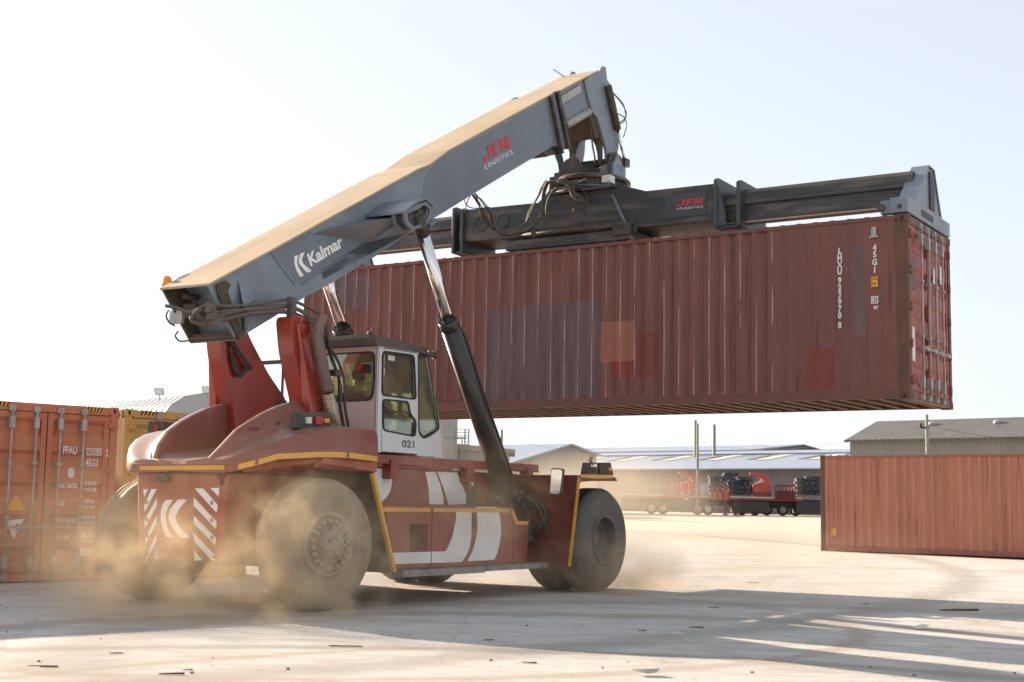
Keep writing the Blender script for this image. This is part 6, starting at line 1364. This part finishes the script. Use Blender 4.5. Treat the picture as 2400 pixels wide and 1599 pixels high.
stack(1677, 1160, 11, 'palwood', 'pallet in the stack nearest the pale tank'); stack(1709, 1160, 13, 'palwood', 'pallet in the stack behind the trailer side gate', TY+5)
stack(1722, 1161, 9, 'palblue', 'pallet in the stack behind the trailer side gate'); stack(1744, 1161, 9, 'palblue', 'pallet in the stack left of the crane')
stack(1745, 1130, 3, 'palwood', 'pallet in the small loose pile left of the crane', TY+3.4)
stack(1880, 1161, 10, 'palwood', 'pallet in the stack right of the headboard'); stack(1902, 1161, 11, 'palblue', 'pallet in the stack beside the terracotta container'); stack(1925, 1161, 11, 'palblue', 'pallet in the stack half hidden by the terracotta container')
# ------------------------------------------------------------------ dust stirred up by the wheels
def dust(loc, rx, ry, rz, dens, label, col=(.95, .74, .49), rot=0, nscale=1.35, lo=.43, hi=.62, seed=0.0):
    bm = bmesh.new(); bmesh.ops.create_icosphere(bm, subdivisions=3, radius=1.0); me = bpy.data.meshes.new('dust_cloud'); bm.to_mesh(me); bm.free()
    m = bpy.data.materials.new('dust_volume'); m.use_nodes = True; nt = m.node_tree; N = nt.nodes; L = nt.links; N.remove(N['Principled BSDF'])
    pv = N.new('ShaderNodeVolumePrincipled'); pv.inputs['Color'].default_value = (*col, 1); pv.inputs['Anisotropy'].default_value = 0.0
    tc = N.new('ShaderNodeTexCoord'); ln = N.new('ShaderNodeVectorMath'); ln.operation = 'LENGTH'; L.new(tc.outputs['Object'], ln.inputs[0])
    fo = N.new('ShaderNodeMapRange'); fo.interpolation_type = 'SMOOTHSTEP'; fo.inputs[1].default_value = 1.0; fo.inputs[2].default_value = .25; L.new(ln.outputs['Value'], fo.inputs[0])
    mp = N.new('ShaderNodeMapping'); mp.inputs['Scale'].default_value = (rx, ry, rz); mp.inputs['Location'].default_value = (seed, seed*.7, seed*.3); L.new(tc.outputs['Object'], mp.inputs[0])
    nz = N.new('ShaderNodeTexNoise'); nz.inputs['Scale'].default_value = nscale; nz.inputs['Detail'].default_value = 5; nz.inputs['Roughness'].default_value = .58; nz.inputs['Distortion'].default_value = .4; L.new(mp.outputs[0], nz.inputs['Vector'])
    mr = N.new('ShaderNodeMapRange'); mr.inputs[1].default_value = lo; mr.inputs[2].default_value = hi; mr.inputs[3].default_value = .04; L.new(nz.outputs['Fac'], mr.inputs[0])
    m1 = N.new('ShaderNodeMath'); m1.operation = 'MULTIPLY'; L.new(fo.outputs[0], m1.inputs[0]); L.new(mr.outputs[0], m1.inputs[1]); m2 = N.new('ShaderNodeMath'); m2.operation = 'MULTIPLY'; m2.inputs[1].default_value = dens; L.new(m1.outputs[0], m2.inputs[0])
    L.new(m2.outputs[0], pv.inputs['Density']); L.new(pv.outputs[0], N['Material Output'].inputs['Volume']); me.materials.append(m)
    o = bpy.data.objects.new('dust_cloud', me); COL.objects.link(o); o.location = loc; o.scale = (rx, ry, rz); o.rotation_euler = (0, 0, rot); tag(o, label, 'dust', kind='stuff'); return o
def vw(X, lat, z): return O+FV*X+SV*lat+Vector((0, 0, z))
RZ = math.pi/2-YAW
dust(vw(-8.1, .7, .35), 1.8, 1.6, 1.1, 1.5, 'golden dust swirling behind the rear bumper', rot=RZ, seed=1.3, nscale=2.3, lo=.47, hi=.63)
dust(vw(-7.2, 2.2, .6), 1.9, .9, 1.4, 1.2, 'golden dust hanging in front of the near rear wheel', rot=RZ, seed=4.1, nscale=2.5, lo=.48, hi=.63)
dust(vw(-7.0, .6, .7), 4.0, 3.4, 1.7, .12, 'thin golden dust around the whole rear end', rot=RZ, seed=7.7, nscale=.8)
dust(vw(-3.8, 2.1, 1.1), 2.6, .9, 1.3, .6, 'thin brown dust drifting along the side of the machine', rot=RZ, seed=2.2)
dust(vw(-5.8, -3.4, .7), 2.8, 1.6, 1.4, .30, 'sunlit dust between the machine and the orange-red container', rot=RZ, seed=6.2)
dust(vw(-.3, 2.4, .3), 2.8, 1.5, .8, .7, 'grey dust rolling off the front wheels', rot=RZ, seed=9.4)
dust(vw(1.5, 4.6, .5), 4.4, 2.5, .8, .10, 'pale dust drifting right of the front wheels', rot=RZ, seed=5.4)
dust(Vector((3.8, 62, 1.4)), 6.5, 14, 3.0, .075, 'pale dust veil in front of the parked trailers', col=(.92, .80, .64), seed=3.1, nscale=.22)
# ------------------------------------------------------------------ air
